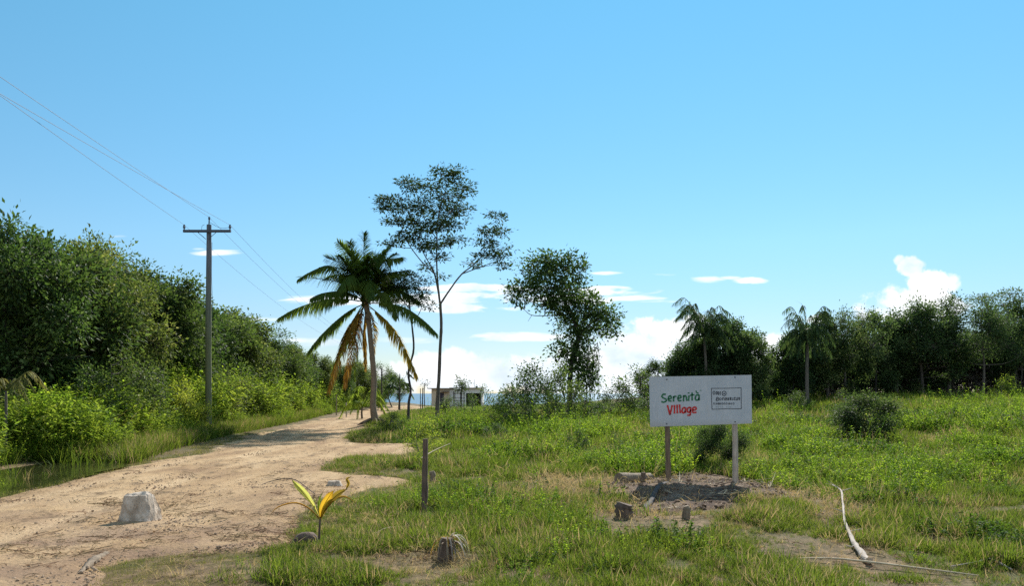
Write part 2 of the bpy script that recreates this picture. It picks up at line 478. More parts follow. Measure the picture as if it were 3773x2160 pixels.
# ------------------------------------------------------------------ world: sky and clouds
CLOUDS = [  # px, py, half width, half height, softness, opacity, noise gain, flat(1)/billow(0)
    (730, 917, 42, 9, .7, .55, .9, 1), (800, 930, 115, 15, .8, .95, .8, 1), (1260, 1110, 225, 22, .7, .9, 1.2, 1), (940, 1178, 130, 12, .9, .55, 1.0, 1),
    (1750, 1062, 330, 15, .7, .85, 1.3, 1), (1850, 1105, 430, 30, .6, 1.0, 1.2, 1), (1760, 1135, 260, 22, .6, .9, 1.1, 1),
    (2280, 1072, 230, 20, .6, .95, 1.2, 1), (2380, 1100, 190, 16, .7, .95, 1.2, 1), (2240, 1006, 80, 10, .8, .8, .9, 1),
    (2430, 1012, 75, 10, .9, .75, 1.0, 1), (2610, 1030, 75, 14, 1.0, .8, 1.2, 1), (2765, 1034, 70, 13, .9, .9, 1.3, 1), (2690, 1024, 50, 8, .9, .75, 1.0, 1), (440, 985, 40, 8, 1.0, .4, 1.0, 1), (440, 870, 45, 7, 1.0, .35, 1.0, 1),
    (1960, 1243, 270, 19, .7, .85, 1.0, 1), (1130, 1262, 140, 22, .9, .8, 1.2, 1), (1500, 1255, 120, 14, .9, .5, 1.0, 1),
    (1700, 1380, 300, 95, .35, 1.0, .55, 0), (2000, 1385, 320, 85, .35, 1.0, .55, 0), (2300, 1330, 260, 135, .3, 1.0, .5, 0),
    (2470, 1260, 150, 115, .3, 1.0, .5, 0), (2420, 1420, 500, 130, .35, 1.0, .5, 0), (1350, 1420, 330, 75, .5, .9, .6, 0),
    (2560, 1190, 60, 40, .4, 1.0, .6, 0),
    (2850, 1290, 130, 75, .35, 1.0, .5, 0), (3010, 1180, 40, 22, .5, .8, .6, 0),
    (3360, 1120, 210, 75, .3, 1.0, .5, 0), (3420, 1055, 105, 75, .3, 1.0, .5, 0), (3365, 985, 58, 50, .3, 1.0, .5, 0), (3318, 960, 24, 22, .6, .8, .8, 0),
    (3300, 1150, 200, 60, .4, 1.0, .5, 0), (3500, 1050, 40, 45, .6, .8, .8, 0), (3440, 1120, 120, 60, .3, 1.0, .5, 0)]

world = bpy.data.worlds.new('World'); sc.world = world; world.use_nodes = True
wt = NT(world.node_tree); world.node_tree.nodes.clear()
sky = wt.n('ShaderNodeTexSky', sky_type='NISHITA', sun_disc=False, sun_elevation=SUN_EL, sun_rotation=SUN_AZ, altitude=0,
           air_density=1.0, dust_density=.0, ozone_density=3.0)
tcw = wt.n('ShaderNodeTexCoord').outputs['Generated']
sp = wt.n('ShaderNodeSeparateXYZ', {0: tcw})
yy = wt.m('MAXIMUM', sp.outputs[1], .05)
U = wt.m('DIVIDE', sp.outputs[0], yy); Vv = wt.m('DIVIDE', sp.outputs[2], yy)
cv = wt.n('ShaderNodeCombineXYZ', {0: U, 1: Vv}).outputs[0]
n_flat = wt.m('SUBTRACT', wt.noise(wt.scale3(cv, 1, 5.5, 1), 9, 8, .6, .4), .5)
n_bil = wt.m('SUBTRACT', wt.m('ADD', wt.m('MULTIPLY', wt.noise(cv, 15, 10, .62, .2), .72), wt.m('MULTIPLY', wt.noise(cv, 60, 6, .6, .3), .28)), .5)
mask = None
for (px, py, a, b, soft, op, k, fl) in CLOUDS:
    du = wt.m('MULTIPLY', wt.m('SUBTRACT', U, (px - CX) / F), F / a)
    dv = wt.m('MULTIPLY', wt.m('SUBTRACT', Vv, (HY - py) / F), F / b)
    e = wt.m('SUBTRACT', 1.0, wt.m('ADD', wt.m('MULTIPLY', du, du), wt.m('MULTIPLY', dv, dv)))
    e = wt.m('ADD', e, wt.m('MULTIPLY', n_flat if fl else n_bil, k * (4.6 if fl else 7.5)))
    mk = wt.n('ShaderNodeMapRange', {'Value': e, 'From Min': 0.0 if fl else .05, 'From Max': soft * (1.1 if fl else 1.9), 'To Min': 0, 'To Max': op}, interpolation_type='SMOOTHSTEP').outputs[0]
    mask = mk if mask is None else wt.m('MAXIMUM', mask, mk)
front = wt.rng(sp.outputs[1], .06, .2)
mask = wt.m('MULTIPLY', mask, front)
# unseen broken white cloud added behind the photographer as neutral fill for backlit fronts
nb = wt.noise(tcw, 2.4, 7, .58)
bk_fill = wt.m('MULTIPLY', wt.m('MULTIPLY', wt.rng(nb, .44, .60), .8), wt.m('MULTIPLY', wt.rng(sp.outputs[1], .02, -.3), wt.rng(sp.outputs[2], -.05, .08)))
mask = wt.m('MAXIMUM', mask, bk_fill)
SKY_GAIN = .080
hs = wt.n('ShaderNodeHueSaturation', {'Saturation': 1.12, 'Value': 1.0, 'Color': sky.outputs[0]})
skyc = wt.mix(1.0, hs.outputs[0], wt.ramp(wt.rng(sp.outputs[2], 0, .5), [(0, (.58, .58, .66)), (.16, (.66, .68, .74)), (.36, (.82, .92, .86)), (1, (.92, 1.34, 1.08))]), 'MULTIPLY')
shade = wt.noise(wt.scale3(cv, 1, 1.6, 1), 11, 6, .55)
lowv = wt.rng(Vv, 0.0, .1)
cl_lo = wt.ramp(wt.rng(shade, .36, .66), [(0, (5.3, 6.3, 7.4)), (.5, (7.2, 7.9, 8.4)), (1, (8.8, 8.9, 9.0))])
cl_hi = wt.ramp(wt.rng(wt.m('ADD', shade, wt.m('MULTIPLY', n_bil, .6)), .34, .62), [(0, (6.2, 7.3, 8.3)), (.55, (8.2, 8.7, 9.0)), (1, (9.4, 9.4, 9.3))])
cloudc = wt.mix(1.0, wt.mix(lowv, cl_lo, cl_hi), (.90, .90, .91), 'MULTIPLY')
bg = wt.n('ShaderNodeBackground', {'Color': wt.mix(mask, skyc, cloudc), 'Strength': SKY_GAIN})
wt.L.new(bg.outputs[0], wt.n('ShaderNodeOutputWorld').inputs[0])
world.cycles.sampling_method = 'MANUAL'; world.cycles.sample_map_resolution = 512

sun = bpy.data.lights.new('sun', 'SUN'); sun.energy = 4.0; sun.angle = math.radians(.5); sun.color = (1, .95, .87)
so = bpy.data.objects.new('sun', sun); COL.objects.link(so)
sd_ = Vector((math.sin(SUN_AZ) * math.cos(SUN_EL), math.cos(SUN_AZ) * math.cos(SUN_EL), math.sin(SUN_EL)))
so.rotation_euler = sd_.to_track_quat('Z', 'Y').to_euler(); so.location = sd_ * 60

cam = bpy.data.cameras.new('camera'); cam.sensor_width = 36; cam.lens = F / 3773 * 36
cam.shift_y = (HY - 1080) / 3773; cam.clip_start = .1; cam.clip_end = 80000
co = bpy.data.objects.new('camera', cam); COL.objects.link(co)
co.location = (0, 0, CH); co.rotation_euler = (math.pi / 2, 0, 0)
sc.camera = co
sc.view_settings.view_transform = 'Standard'; sc.view_settings.look = 'None'
sc.view_settings.exposure = 0.9; sc.view_settings.gamma = 1
try:
    sc.cycles.max_bounces = 6; sc.cycles.transparent_max_bounces = 4; sc.cycles.diffuse_bounces = 3; sc.cycles.transmission_bounces = 3
    sc.cycles.use_denoising = False
    sc.cycles.caustics_reflective = False; sc.cycles.caustics_refractive = False
except Exception:
    pass


# ------------------------------------------------------------------ setting sheets
def grid_sheet(name, xs, ys, zf, mat, keep=None, tonef=None):
    X, Y = np.meshgrid(xs, ys, indexing='ij')
    Z = zf(X, Y)
    V = np.stack([X, Y, Z], -1).reshape(-1, 3)
    ny = len(ys); tn = np.full(len(V), .0) if tonef is None else tonef(X, Y).reshape(-1)
    i, j = np.meshgrid(np.arange(len(xs) - 1), np.arange(ny - 1), indexing='ij')
    Q = np.stack([i * ny + j, (i + 1) * ny + j, (i + 1) * ny + j + 1, i * ny + j + 1], -1).reshape(-1, 4)
    if keep is not None:
        K = keep(X, Y).reshape(-1); Q = Q[K[Q].any(1)]
        used = np.unique(Q); mp = np.zeros(len(V), int); mp[used] = np.arange(len(used)); V = V[used]; Q = mp[Q]; tn = tn[used]
    mb = MB(); mb.add(V, Q, tn)
    return tag(mb.build(name, mat, smooth=True), kind='structure')


def geo_axis(a, b, s0, g):
    out = [a]; s = s0
    while out[-1] < b: out.append(out[-1] + s); s *= g
    return np.array(out)


xr = geo_axis(26, 900, .4, 1.16); xl = -geo_axis(26, 900, .4, 1.16)[::-1]
gx = np.concatenate([xl, np.arange(-25.7, 25.9, .3), xr])
gy = np.concatenate([-geo_axis(2, 120, .5, 1.25)[::-1], np.arange(-1.6, 30, .28), geo_axis(30, 420, .3, 1.03)])
grid_sheet('ground', gx, gy, gz, M['ground'])


def rut(x, y):
    cx = np.interp(y, [5, 8, 16, 24, 36, 50, 62, 90, 125], [-6.9, -7.2, -7.8, -8.7, -10.6, -12.0, -13.2, -15.0, -17.0]) + .25 * (fbm(y * .25, y * 0, 97, 2) - .5)
    o = np.abs(np.asarray(x) - cx)
    return np.exp(-((o - .82) / .24) ** 2) * sst(.28, .5, fbm(np.asarray(x) * 1.2, np.asarray(y) * .5, 99, 3))


def road_z(x, y):
    s = sdist(ROAD, x, y) + .9 * (fbm(x * 1.3, y * 1.3, 31, 4) - .5) * np.clip(y / 16, .7, 2.2)
    b = .035 * (fbm(x * 2.2, y * .8, 41, 4) - .5) + .02 * (fbm(x * 7, y * 7, 47, 2) - .5)
    return gz(x, y) + np.clip(s * .16, -.09, .05) + b * sst(0, .5, s) - .028 * rut(x, y) * sst(0, .5, s)


grid_sheet('dirt_road', np.arange(-19, .6, .11), geo_axis(5.5, 122, .1, 1.0045), road_z, M['road'], lambda x, y: sdist(ROAD, x, y) > -.9, rut)


def soil_z(x, y):
    s = sdist(SOIL, x, y) + .5 * (fbm(x * 1.8, y * 1.8, 51, 4) - .5)
    b = .10 * (fbm(x * 3.2, y * 3.2, 53, 4) - .5)
    return gz(x, y) + np.clip(s * .25, -.12, .035) + b * sst(0, .4, s)


grid_sheet('soil_mound', np.arange(.8, 6.6, .05), np.arange(11.2, 19.5, .05), soil_z, M['soil'], lambda x, y: sdist(SOIL, x, y) > -.6)
grid_sheet('puddle', np.arange(-15, -7.5, .25), np.arange(13, 24.5, .25), lambda x, y: 0 * x - .055, M['puddle'], lambda x, y: sdist(PUD, x, y) > -.1)
grid_sheet('sea', np.linspace(-30000, 30000, 41), np.concatenate([[200, 400, 800, 1600], np.linspace(3000, 50000, 20)]), lambda x, y: 0 * x - 17.0, M['sea'])


# ------------------------------------------------------------------ stuff scattered with geometry nodes (instances of meshes)
def scatter(name, protos, P, rot, scl, label=None, idx=None):
    me = bpy.data.meshes.new(name)
    me.vertices.add(len(P)); me.vertices.foreach_set('co', P.astype(np.float32).ravel())
    a = me.attributes.new('rot', 'FLOAT_VECTOR', 'POINT'); a.data.foreach_set('vector', rot.astype(np.float32).ravel())
    a = me.attributes.new('scl', 'FLOAT_VECTOR', 'POINT'); a.data.foreach_set('vector', scl.astype(np.float32).ravel())
    a = me.attributes.new('idx', 'INT', 'POINT'); a.data.foreach_set('value', (R.integers(0, len(protos), len(P)) if idx is None else idx).astype(np.int32))
    o = bpy.data.objects.new(name, me); COL.objects.link(o); tag(o, label, kind='stuff')
    ng = bpy.data.node_groups.new(name, 'GeometryNodeTree')
    ng.interface.new_socket('Geometry', in_out='INPUT', socket_type='NodeSocketGeometry')
    ng.interface.new_socket('Geometry', in_out='OUTPUT', socket_type='NodeSocketGeometry')
    t = NT(ng)
    gi = t.n('NodeGroupInput'); go = t.n('NodeGroupOutput')
    jn = t.n('GeometryNodeJoinGeometry')
    for pm in protos[::-1]:
        po = bpy.data.objects.new(name + '_source', pm)
        oi = t.n('GeometryNodeObjectInfo'); oi.inputs['Object'].default_value = po
        g2 = t.n('GeometryNodeGeometryToInstance'); t.L.new(oi.outputs['Geometry'], g2.inputs[0]); t.L.new(g2.outputs[0], jn.inputs[0])
    ip = t.n('GeometryNodeInstanceOnPoints')
    t.L.new(gi.outputs[0], ip.inputs['Points']); t.L.new(jn.outputs[0], ip.inputs['Instance'])
    ip.inputs['Pick Instance'].default_value = True

    def attr(nm, ty):
        nd = t.n('GeometryNodeInputNamedAttribute', data_type=ty); nd.inputs['Name'].default_value = nm
        return nd.outputs['Attribute']
    t.L.new(attr('idx', 'INT'), ip.inputs['Instance Index'])
    er = t.n('FunctionNodeEulerToRotation'); t.L.new(attr('rot', 'FLOAT_VECTOR'), er.inputs[0]); t.L.new(er.outputs[0], ip.inputs['Rotation'])
    t.L.new(attr('scl', 'FLOAT_VECTOR'), ip.inputs['Scale'])
    t.L.new(ip.outputs[0], go.inputs[0])
    md = o.modifiers.new('scatter', 'NODES'); md.node_group = ng
    return o


def grass_proto(n, h, spread, w, droop, mat, seed):
    r = np.random.default_rng(seed); mb = MB()
    P = np.c_[r.normal(0, spread, (n, 2)), np.full(n, -.02)]
    D = np.c_[r.normal(0, .38, (n, 2)) + P[:, :2] * 1.2, np.ones(n)]
    blades(mb, P, D, h * r.uniform(.45, 1.1, n), w * r.uniform(.7, 1.2, n), droop * r.uniform(.3, 1.3, n), 3, r)
    return mb.mesh('grass_tuft', mat)


def weed_proto(stems, h, spread, lf, mat, seed, per=14, lw=.55):
    r = np.random.default_rng(seed); mb = MB()
    for k in range(stems):
        b = np.r_[r.normal(0, spread, 2), -.02]; hh = h * r.uniform(.5, 1.1)
        tip = b + np.r_[r.normal(0, .28, 2) * hh, hh]
        mid = (b + tip) / 2 + np.r_[r.normal(0, .06, 2), 0] * hh
        pts = smooth_path([b, mid, tip], 5)
        tube(mb, pts, np.linspace(.006, .002, 5), 4, False)
        t = r.uniform(.15, 1.02, per); pos = np.array([np.interp(t, np.linspace(0, 1, 5), pts[:, i]) for i in range(3)]).T
        a = r.uniform(0, 6.28, per)
        D = np.c_[np.cos(a), np.sin(a), r.uniform(-.15, .8, per)]
        N = np.c_[r.normal(0, .45, (per, 2)), np.ones(per)]
        L = lf * r.uniform(.6, 1.3, per)
        leaves(mb, pos, D, N, L, L * lw, tone=np.clip(r.uniform(.0, .9) + r.normal(0, .12, per), 0, 1))
    return mb.mesh('weed_plant', mat)


def px_of(P):
    d = P[:, 1]
    return CX + P[:, 0] / d * F, HY + (CH - P[:, 2]) / d * F


def sample_field(n, dmin, dmax, power=1.35, xmargin=1.06):
    """points over the ground in view (and a margin beside it), thinning with distance"""
    u = R.random(n); k = 2 - power
    d = (dmin ** k + u * (dmax ** k - dmin ** k)) ** (1 / k)
    x = R.uniform(-.645, .645, n) * xmargin * d + R.normal(0, .6, n)
    P = np.c_[x, d, np.zeros(n)]; P[:, 2] = gz(x, d)
    return P


def rots(n, tilt=.12):
    return np.c_[R.normal(0, tilt, n), R.normal(0, tilt, n), R.uniform(0, 6.283, n)]


def zone(P):
    """what grows where: returns road distance, soil distance, left-of-road flag, patch noise"""
    x, y = P[:, 0], P[:, 1]
    rd = sdist(ROAD, x, y) + .9 * (fbm(x * 1.3, y * 1.3, 31, 4) - .5) * np.clip(y / 16, .7, 2.2)
    sd = sdist(SOIL, x, y)
    left = x < -8.3 - .085 * (y - 12)
    pn = fbm(x * .4, y * .4, 77, 4)
    return rd, sd, left, pn


def ell(px, py, c):
    return sum(np.exp(-(((px - a) / w) ** 2 + ((py - b) / h) ** 2)) for a, b, w, h in c)


DRYP = [(3400, 1645, 230, 26), (3120, 1890, 170, 50), (3260, 1990, 200, 25), (2950, 2110, 160, 40), (2320, 1820, 200, 40), (2050, 1790, 130, 40),
        (2030, 1830, 180, 50), (1650, 2080, 220, 60), (1400, 1960, 150, 60), (2900, 1840, 160, 30), (3530, 1840, 40, 30), (1480, 1600, 120, 20), (2300, 1890, 220, 30)]

SPOTS = [G(a, b) for a, b in ((2304, 1935), (2304, 1960), (2527, 1930), (2527, 1955), (1640, 2085), (1563, 1900), (2371, 1812), (2290, 1812), (2330, 1815), (1590, 1785), (3120, 1960), (3180, 2060), (3105, 1905))]


def near_spot(P, r=.34):
    return np.min([np.hypot(P[:, 0] - q[0], (P[:, 1] - q[1]) * .7) for q in SPOTS], axis=0) < r


# green grass of the field
P = sample_field(170000, 6.5, 75, 1.25)
rd, sd, left, pn = zone(P); px, py = px_of(P)
dry = ell(px, py, DRYP)
tuss = fbm(P[:, 0] * 1.1, P[:, 1] * 1.1, 25, 3)
vdense = sst(.22, .48, pn) * sst(.26, .50, tuss)
keep = (rd < -.05) & (sd < -.05) & ~left & (R.random(len(P)) < np.clip(.10 + .95 * vdense - .38 * dry, .08, 1)) & ~((px < 1000) & (py > 2040) & (R.random(len(P)) < .93)) & ~near_spot(P)
Pg = P[keep]; tg = tuss[keep]
hg = (.35 + 1.05 * sst(.35, .65, tg)) * (.5 + .5 * sst(.1, 2.0, -rd[keep])) * np.clip(Pg[:, 1] / 22, .62, 1.5) * R.uniform(.6, 1.3, len(Pg))
gp = [grass_proto(26, .26, .07, .012, .8, M['grass'], 100 + k) for k in range(5)] + [grass_proto(20, .26, .07, .010, 1.4, M['dry'], 110)]
ii = R.integers(0, 5, len(Pg)); ii[R.random(len(Pg)) < .07 + .16 * sst(18, 9, Pg[:, 1]) + .3 * sst(.52, .64, fbm(Pg[:, 0] * .6, Pg[:, 1] * .6, 66, 3))] = 5
scatter('grass', gp, Pg, rots(len(Pg), .2), np.c_[hg * 1.2, hg * 1.2, hg], 'green grass over the open field right of the dirt road', ii)

# leafy weeds of the field
P = sample_field(140000, 6.8, 95, 1.17)
rd, sd, left, pn = zone(P); px, py = px_of(P); dry = ell(px, py, DRYP)
pw = fbm(P[:, 0] * .25 + 9, P[:, 1] * .25, 91, 4); ph = fbm(P[:, 0] * .55, P[:, 1] * .4, 15, 4)
bx = (3185 - CX) / F * 26.5
clear = (np.hypot(P[:, 0] - bx, P[:, 1] - 25.4) > 1.9) & (np.hypot(P[:, 0] - 5.0, P[:, 1] - 18.9) > .9)
keep = clear & ~near_spot(P, .5) & (rd < -.15) & (sd < -.1) & ~left & (R.random(len(P)) < np.clip((sst(.33, .6, pw) * 1.0 + .08) * (.13 + .87 * sst(8, 22, P[:, 1])) * (.25 + sst(.32, .52, ph)) - .7 * dry, .02, 1))
Pw = P[keep]; ph = ph[keep]
rw = rd[keep]
hw = np.interp(Pw[:, 1], [7, 14, 22, 35, 50, 90], [.34, .48, .72, .85, .72, .62]) * R.uniform(.5, 1.35, len(Pw)) * (.35 + 1.35 * sst(.38, .68, ph)) * (.4 + .6 * sst(.2, 3.5, -rw))
wp = [weed_proto(11, .38, .14, .037, M['weed'], 200 + k, 30) for k in range(3)] + [weed_proto(5, .75, .10, .045, M['weed'], 203, 26, .35)] + \
     [weed_proto(10, .34, .16, .046, M['weed_dark'], 210 + k, 24, .6) for k in range(3)] + [grass_proto(30, .42, .10, .012, .9, M['grass'], 220), grass_proto(14, .62, .08, .008, .7, M['dry'], 221)]
sp_ = fbm(Pw[:, 0] * .5 + 40, Pw[:, 1] * .35, 17, 4) + R.normal(0, .06, len(Pw))
ii = np.where(sp_ < .47, R.integers(4, 7, len(Pw)), R.integers(0, 4, len(Pw)))
gsel = R.random(len(Pw)); ii = np.where(gsel < .22 + .3 * sst(24, 12, Pw[:, 1]), 7, ii); ii = np.where(gsel > .94, 8, ii)
scatter('weeds', wp, Pw, rots(len(Pw), .2), np.c_[hw * 1.2, hw * 1.2, hw], 'leafy green weeds across the field behind the white sign', ii)

# dry straw
P = sample_field(90000, 6.5, 45, 1.35)
rd, sd, left, pn = zone(P); px, py = px_of(P); dry = ell(px, py, DRYP)
keep = (rd < .15) & ((sd < .25) | (R.random(len(P)) < .3)) & ~left & (R.random(len(P)) < np.clip(.02 + .36 * dry + .07 * sst(.42, .3, pn), 0, 1))
Pd = P[keep]; hd = np.clip(Pd[:, 1] / 16, .6, 1.3) * R.uniform(.5, 1.2, len(Pd))
dp = [grass_proto(16, .24, .09, .008, 2.4, M['dry'], 300 + k) for k in range(5)]
rr = rots(len(Pd), .5)
scatter('dry_grass', dp, Pd, rr, np.c_[hd * 1.3, hd * 1.3, hd * .75], 'dry straw coloured grass lying around the sign and stumps')

# short turf fringing the road, foreground left
P = sample_field(110000, 6.6, 40, 1.4)
rd, sd, left, pn = zone(P); px, py = px_of(P)
fr = np.exp(-(np.clip(-rd, 0, 9) / .8) ** 2) * (rd < .05) + .16 * np.exp(-(rd / .7) ** 2) * (rd > 0)
fg = ((px < 1150) & (py > 2020)) * sst(.32, .52, fbm(P[:, 0] * 1.2, P[:, 1] * 1.2, 61, 3))
spot = .0 + .5 * ell(px, py, [(1095, 1598, 42, 11), (1095, 1598, 42, 11), (1230, 1622, 60, 8), (1430, 1778, 110, 14), (1430, 1778, 110, 14), (1480, 1655, 80, 8), (1330, 1765, 60, 10), (560, 2060, 260, 35), (1000, 1960, 90, 60), (760, 2000, 160, 40)]) * sst(.45, .6, fbm(P[:, 0] * 2, P[:, 1] * 2, 63, 3))
keep = (R.random(len(P)) < np.clip(.45 * fr + .55 * fg * (rd < .2) + .35 * spot, 0, 1)) & (sd < 0)
Pt = P[keep]; ht = np.clip(Pt[:, 1] / 14, .6, 1.8) * R.uniform(.4, 1.1, len(Pt))
tp = [grass_proto(22, .085, .07, .006, 1.2, M['turf'], 400 + k) for k in range(4)]
scatter('turf', tp, Pt, rots(len(Pt)), np.c_[ht, ht, ht], 'short yellowish turf fringing the dirt road')

# rank growth at the foot of the left thicket
n = 34000
d = 13 + 95 * R.random(n) ** 1.7
edge = np.interp(d, [13, 15, 24, 35, 62, 112], [-9.8, -10.2, -11.3, -13.0, -15.0, -17.0])
x = edge - np.abs(R.normal(0, 2.4, n)) - .05
P = np.c_[x, d, gz(x, d)]
sdp = sdist(PUD, x, d)
un = fbm(x * .7, d * .45, 45, 4)
keep = (R.random(n) < .25 + .75 * sst(.38, .56, un)) & (sdist(ROAD, x, d) < -.25) & ((sdp < -.2) | (R.random(n) < .003)) & (x > -.72 * d - 3)
P = P[keep]; off = np.interp(P[:, 1], [13, 15, 24, 35, 62, 112], [-9.8, -10.2, -11.3, -13.0, -15.0, -17.0]) - P[:, 0]
hb = (.3 + .95 * sst(0, 2.6, off)) * (.55 + .9 * sst(.36, .66, un[keep])) * R.uniform(.6, 1.35, len(P)) * np.clip(P[:, 1] / 30, .85, 1.3)
bp = [weed_proto(9, .85, .2, .075, M['leaf_bright'], 500 + k, 24, .5) for k in range(2)] + [weed_proto(8, .95, .2, .13, M['leaf_bright'], 510, 18, .24), weed_proto(7, 1.1, .16, .06, M['weed'], 511, 30, .5), weed_proto(9, .7, .22, .09, M['leaf_bright'], 512, 20, .6), grass_proto(22, .9, .16, .014, 1.0, M['dry'], 513)]
scatter('undergrowth', bp, P, rots(len(P)), np.c_[hb, hb, hb], idx=np.where(R.random(len(P)) < .06, 5, R.integers(0, 5, len(P))), label='rank yellow green undergrowth at the foot of the thicket left of the road')
n = 9000
d = 13 + 50 * R.random(n) ** 1.6
edge = np.interp(d, [13, 15, 24, 35, 62, 112], [-9.6, -10.0, -11.1, -12.8, -15.0, -17.0])
x = edge - np.abs(R.normal(0, 1.3, n)) - .05
P = np.c_[x, d, gz(x, d)]
keep = (sdist(ROAD, x, d) < -.1) & ((sdist(PUD, x, d) < -.25) | (R.random(n) < .008))
P = P[keep]; hb = R.uniform(.6, 1.6, len(P))
rp = [grass_proto(22, .5, .12, .016, 1.0, M['grass'], 600 + k) for k in range(3)] + [grass_proto(16, .55, .12, .012, 1.6, M['dry'], 610)]
scatter('verge_grass', rp, P, rots(len(P)), np.c_[hb, hb, hb], 'rough grass and reeds along the wet verge left of the road')


# stones, clods on the road
def stone_proto(seed, mat):
    r = np.random.default_rng(seed); mb = MB()
    k, s = 5, 7
    a = np.arange(s) / s * 6.283
    V = []
    for i in range(k):
        th = math.pi * i / (k - 1)
        for q in a:
            V.append(np.array([math.sin(th) * math.cos(q), math.sin(th) * math.sin(q), math.cos(th) * .6]) * r.uniform(.75, 1.1))
    V = np.array(V)
    i, j = np.meshgrid(np.arange(k - 1), np.arange(s), indexing='ij')
    Q = np.stack([i * s + j, (i + 1) * s + j, (i + 1) * s + (j + 1) % s, i * s + (j + 1) % s], -1).reshape(-1, 4)
    mb.add(V, Q)
    return mb.mesh('stone', mat)


M['clod'] = plain_mat('dirt clod', (.34, .235, .155), .95, .4, 2)
P = sample_field(70000, 6.6, 48, 1.4)
rd, sd, left, pn = zone(P)
cl = sst(.5, .66, fbm(P[:, 0] * .9, P[:, 1] * 1.6, 88, 4))
keep = (rd > .05) & (R.random(len(P)) < .06 + .94 * cl)
P = P[keep]; P[:, 2] += .045; s = .006 + .016 * R.random(len(P)) ** 3 + .004 * (P[:, 1] / 20)
scatter('pebbles', [stone_proto(k, M['clod']) for k in range(4)], P, rots(len(P), .5), np.c_[s * 1.3, s, s], 'pebbles and dirt clods strewn on the road')
def litter_proto(seed, mat):
    r = np.random.default_rng(seed); mb = MB(); n = 7
    Q_ = np.c_[r.normal(0, .12, (n, 2)), r.uniform(.0, .02, n)]
    leaves(mb, Q_, np.c_[r.normal(0, 1, (n, 2)), r.normal(0, .15, n)], np.c_[r.normal(0, .3, (n, 2)), np.ones(n)], r.uniform(.03, .08, n), r.uniform(.012, .03, n))
    for k in range(2):
        a = np.r_[r.normal(0, .1, 2), .01]; tube(mb, smooth_path([a, a + np.r_[r.normal(0, .06, 2), .015], a + np.r_[r.normal(0, .12, 2), .0]], 5), .003, 4, False)
    return mb.mesh('litter', mat)


M['litter'] = leaf_mat('leaf litter', [(0, (.06, .04, .02)), (.5, (.17, .11, .06)), (1, (.36, .26, .15))], (.2, .12, .05), .1, .8)
P = sample_field(60000, 6.6, 40, 1.4)
rd, sd, left, pn = zone(P); px, py = px_of(P)
lz = np.clip(ell(px, py, [(900, 1960, 300, 60), (620, 1905, 260, 40), (350, 1860, 250, 18), (250, 2030, 300, 40), (1150, 1830, 130, 60), (1400, 2050, 400, 80), (2500, 1830, 350, 50), (3200, 1950, 300, 90)]), 0, 1)
keep = (sd < .3) & ((rd > 0) | ~left) & (R.random(len(P)) < .02 + .26 * lz * sst(.4, .58, fbm(P[:, 0] * 1.3, P[:, 1] * 1.3, 71, 4)))
P = P[keep]; P[:, 2] += np.where(rd[keep] > .25, .055, .012); s = R.uniform(.4, 1.1, len(P))
scatter('leaf_litter', [litter_proto(40 + k, M['litter']) for k in range(5)], P, rots(len(P), .1), np.c_[s, s, s], 'dead leaves and broken twigs strewn over dirt and grass')
P = np.c_[R.uniform(1.0, 6.4, 2600), R.uniform(11.6, 18.8, 2600), np.zeros(2600)]
P = P[(sdist(SOIL, P[:, 0], P[:, 1]) > -.1) & (R.random(len(P)) < .6)]; P[:, 2] = soil_z(P[:, 0], P[:, 1]) + .01; s = .012 + .05 * R.random(len(P)) ** 3
M['soilclod'] = plain_mat('soil lump', (.17, .105, .065), .95, .6, 2)
def twig_proto(seed, mat):
    r = np.random.default_rng(seed); mb = MB()
    for k in range(3):
        a = np.r_[r.normal(0, 1, 2), .3]; tube(mb, smooth_path([a, a + np.r_[r.normal(0, 1.6, 2), r.uniform(.1, .4)], a + np.r_[r.normal(0, 3, 2), .1]], 6), [.14, .15, .13, .1, .08, .05], 4, False)
    return mb.mesh('twigs', mat)


scatter('soil_debris', [stone_proto(20 + k, M['soilclod']) for k in range(4)] + [twig_proto(30, M['straw']), twig_proto(31, M['wood_rot'])], P, rots(len(P), .22), np.c_[s * 1.5, s, s], 'dark soil lumps and bark debris on the mound under the sign')


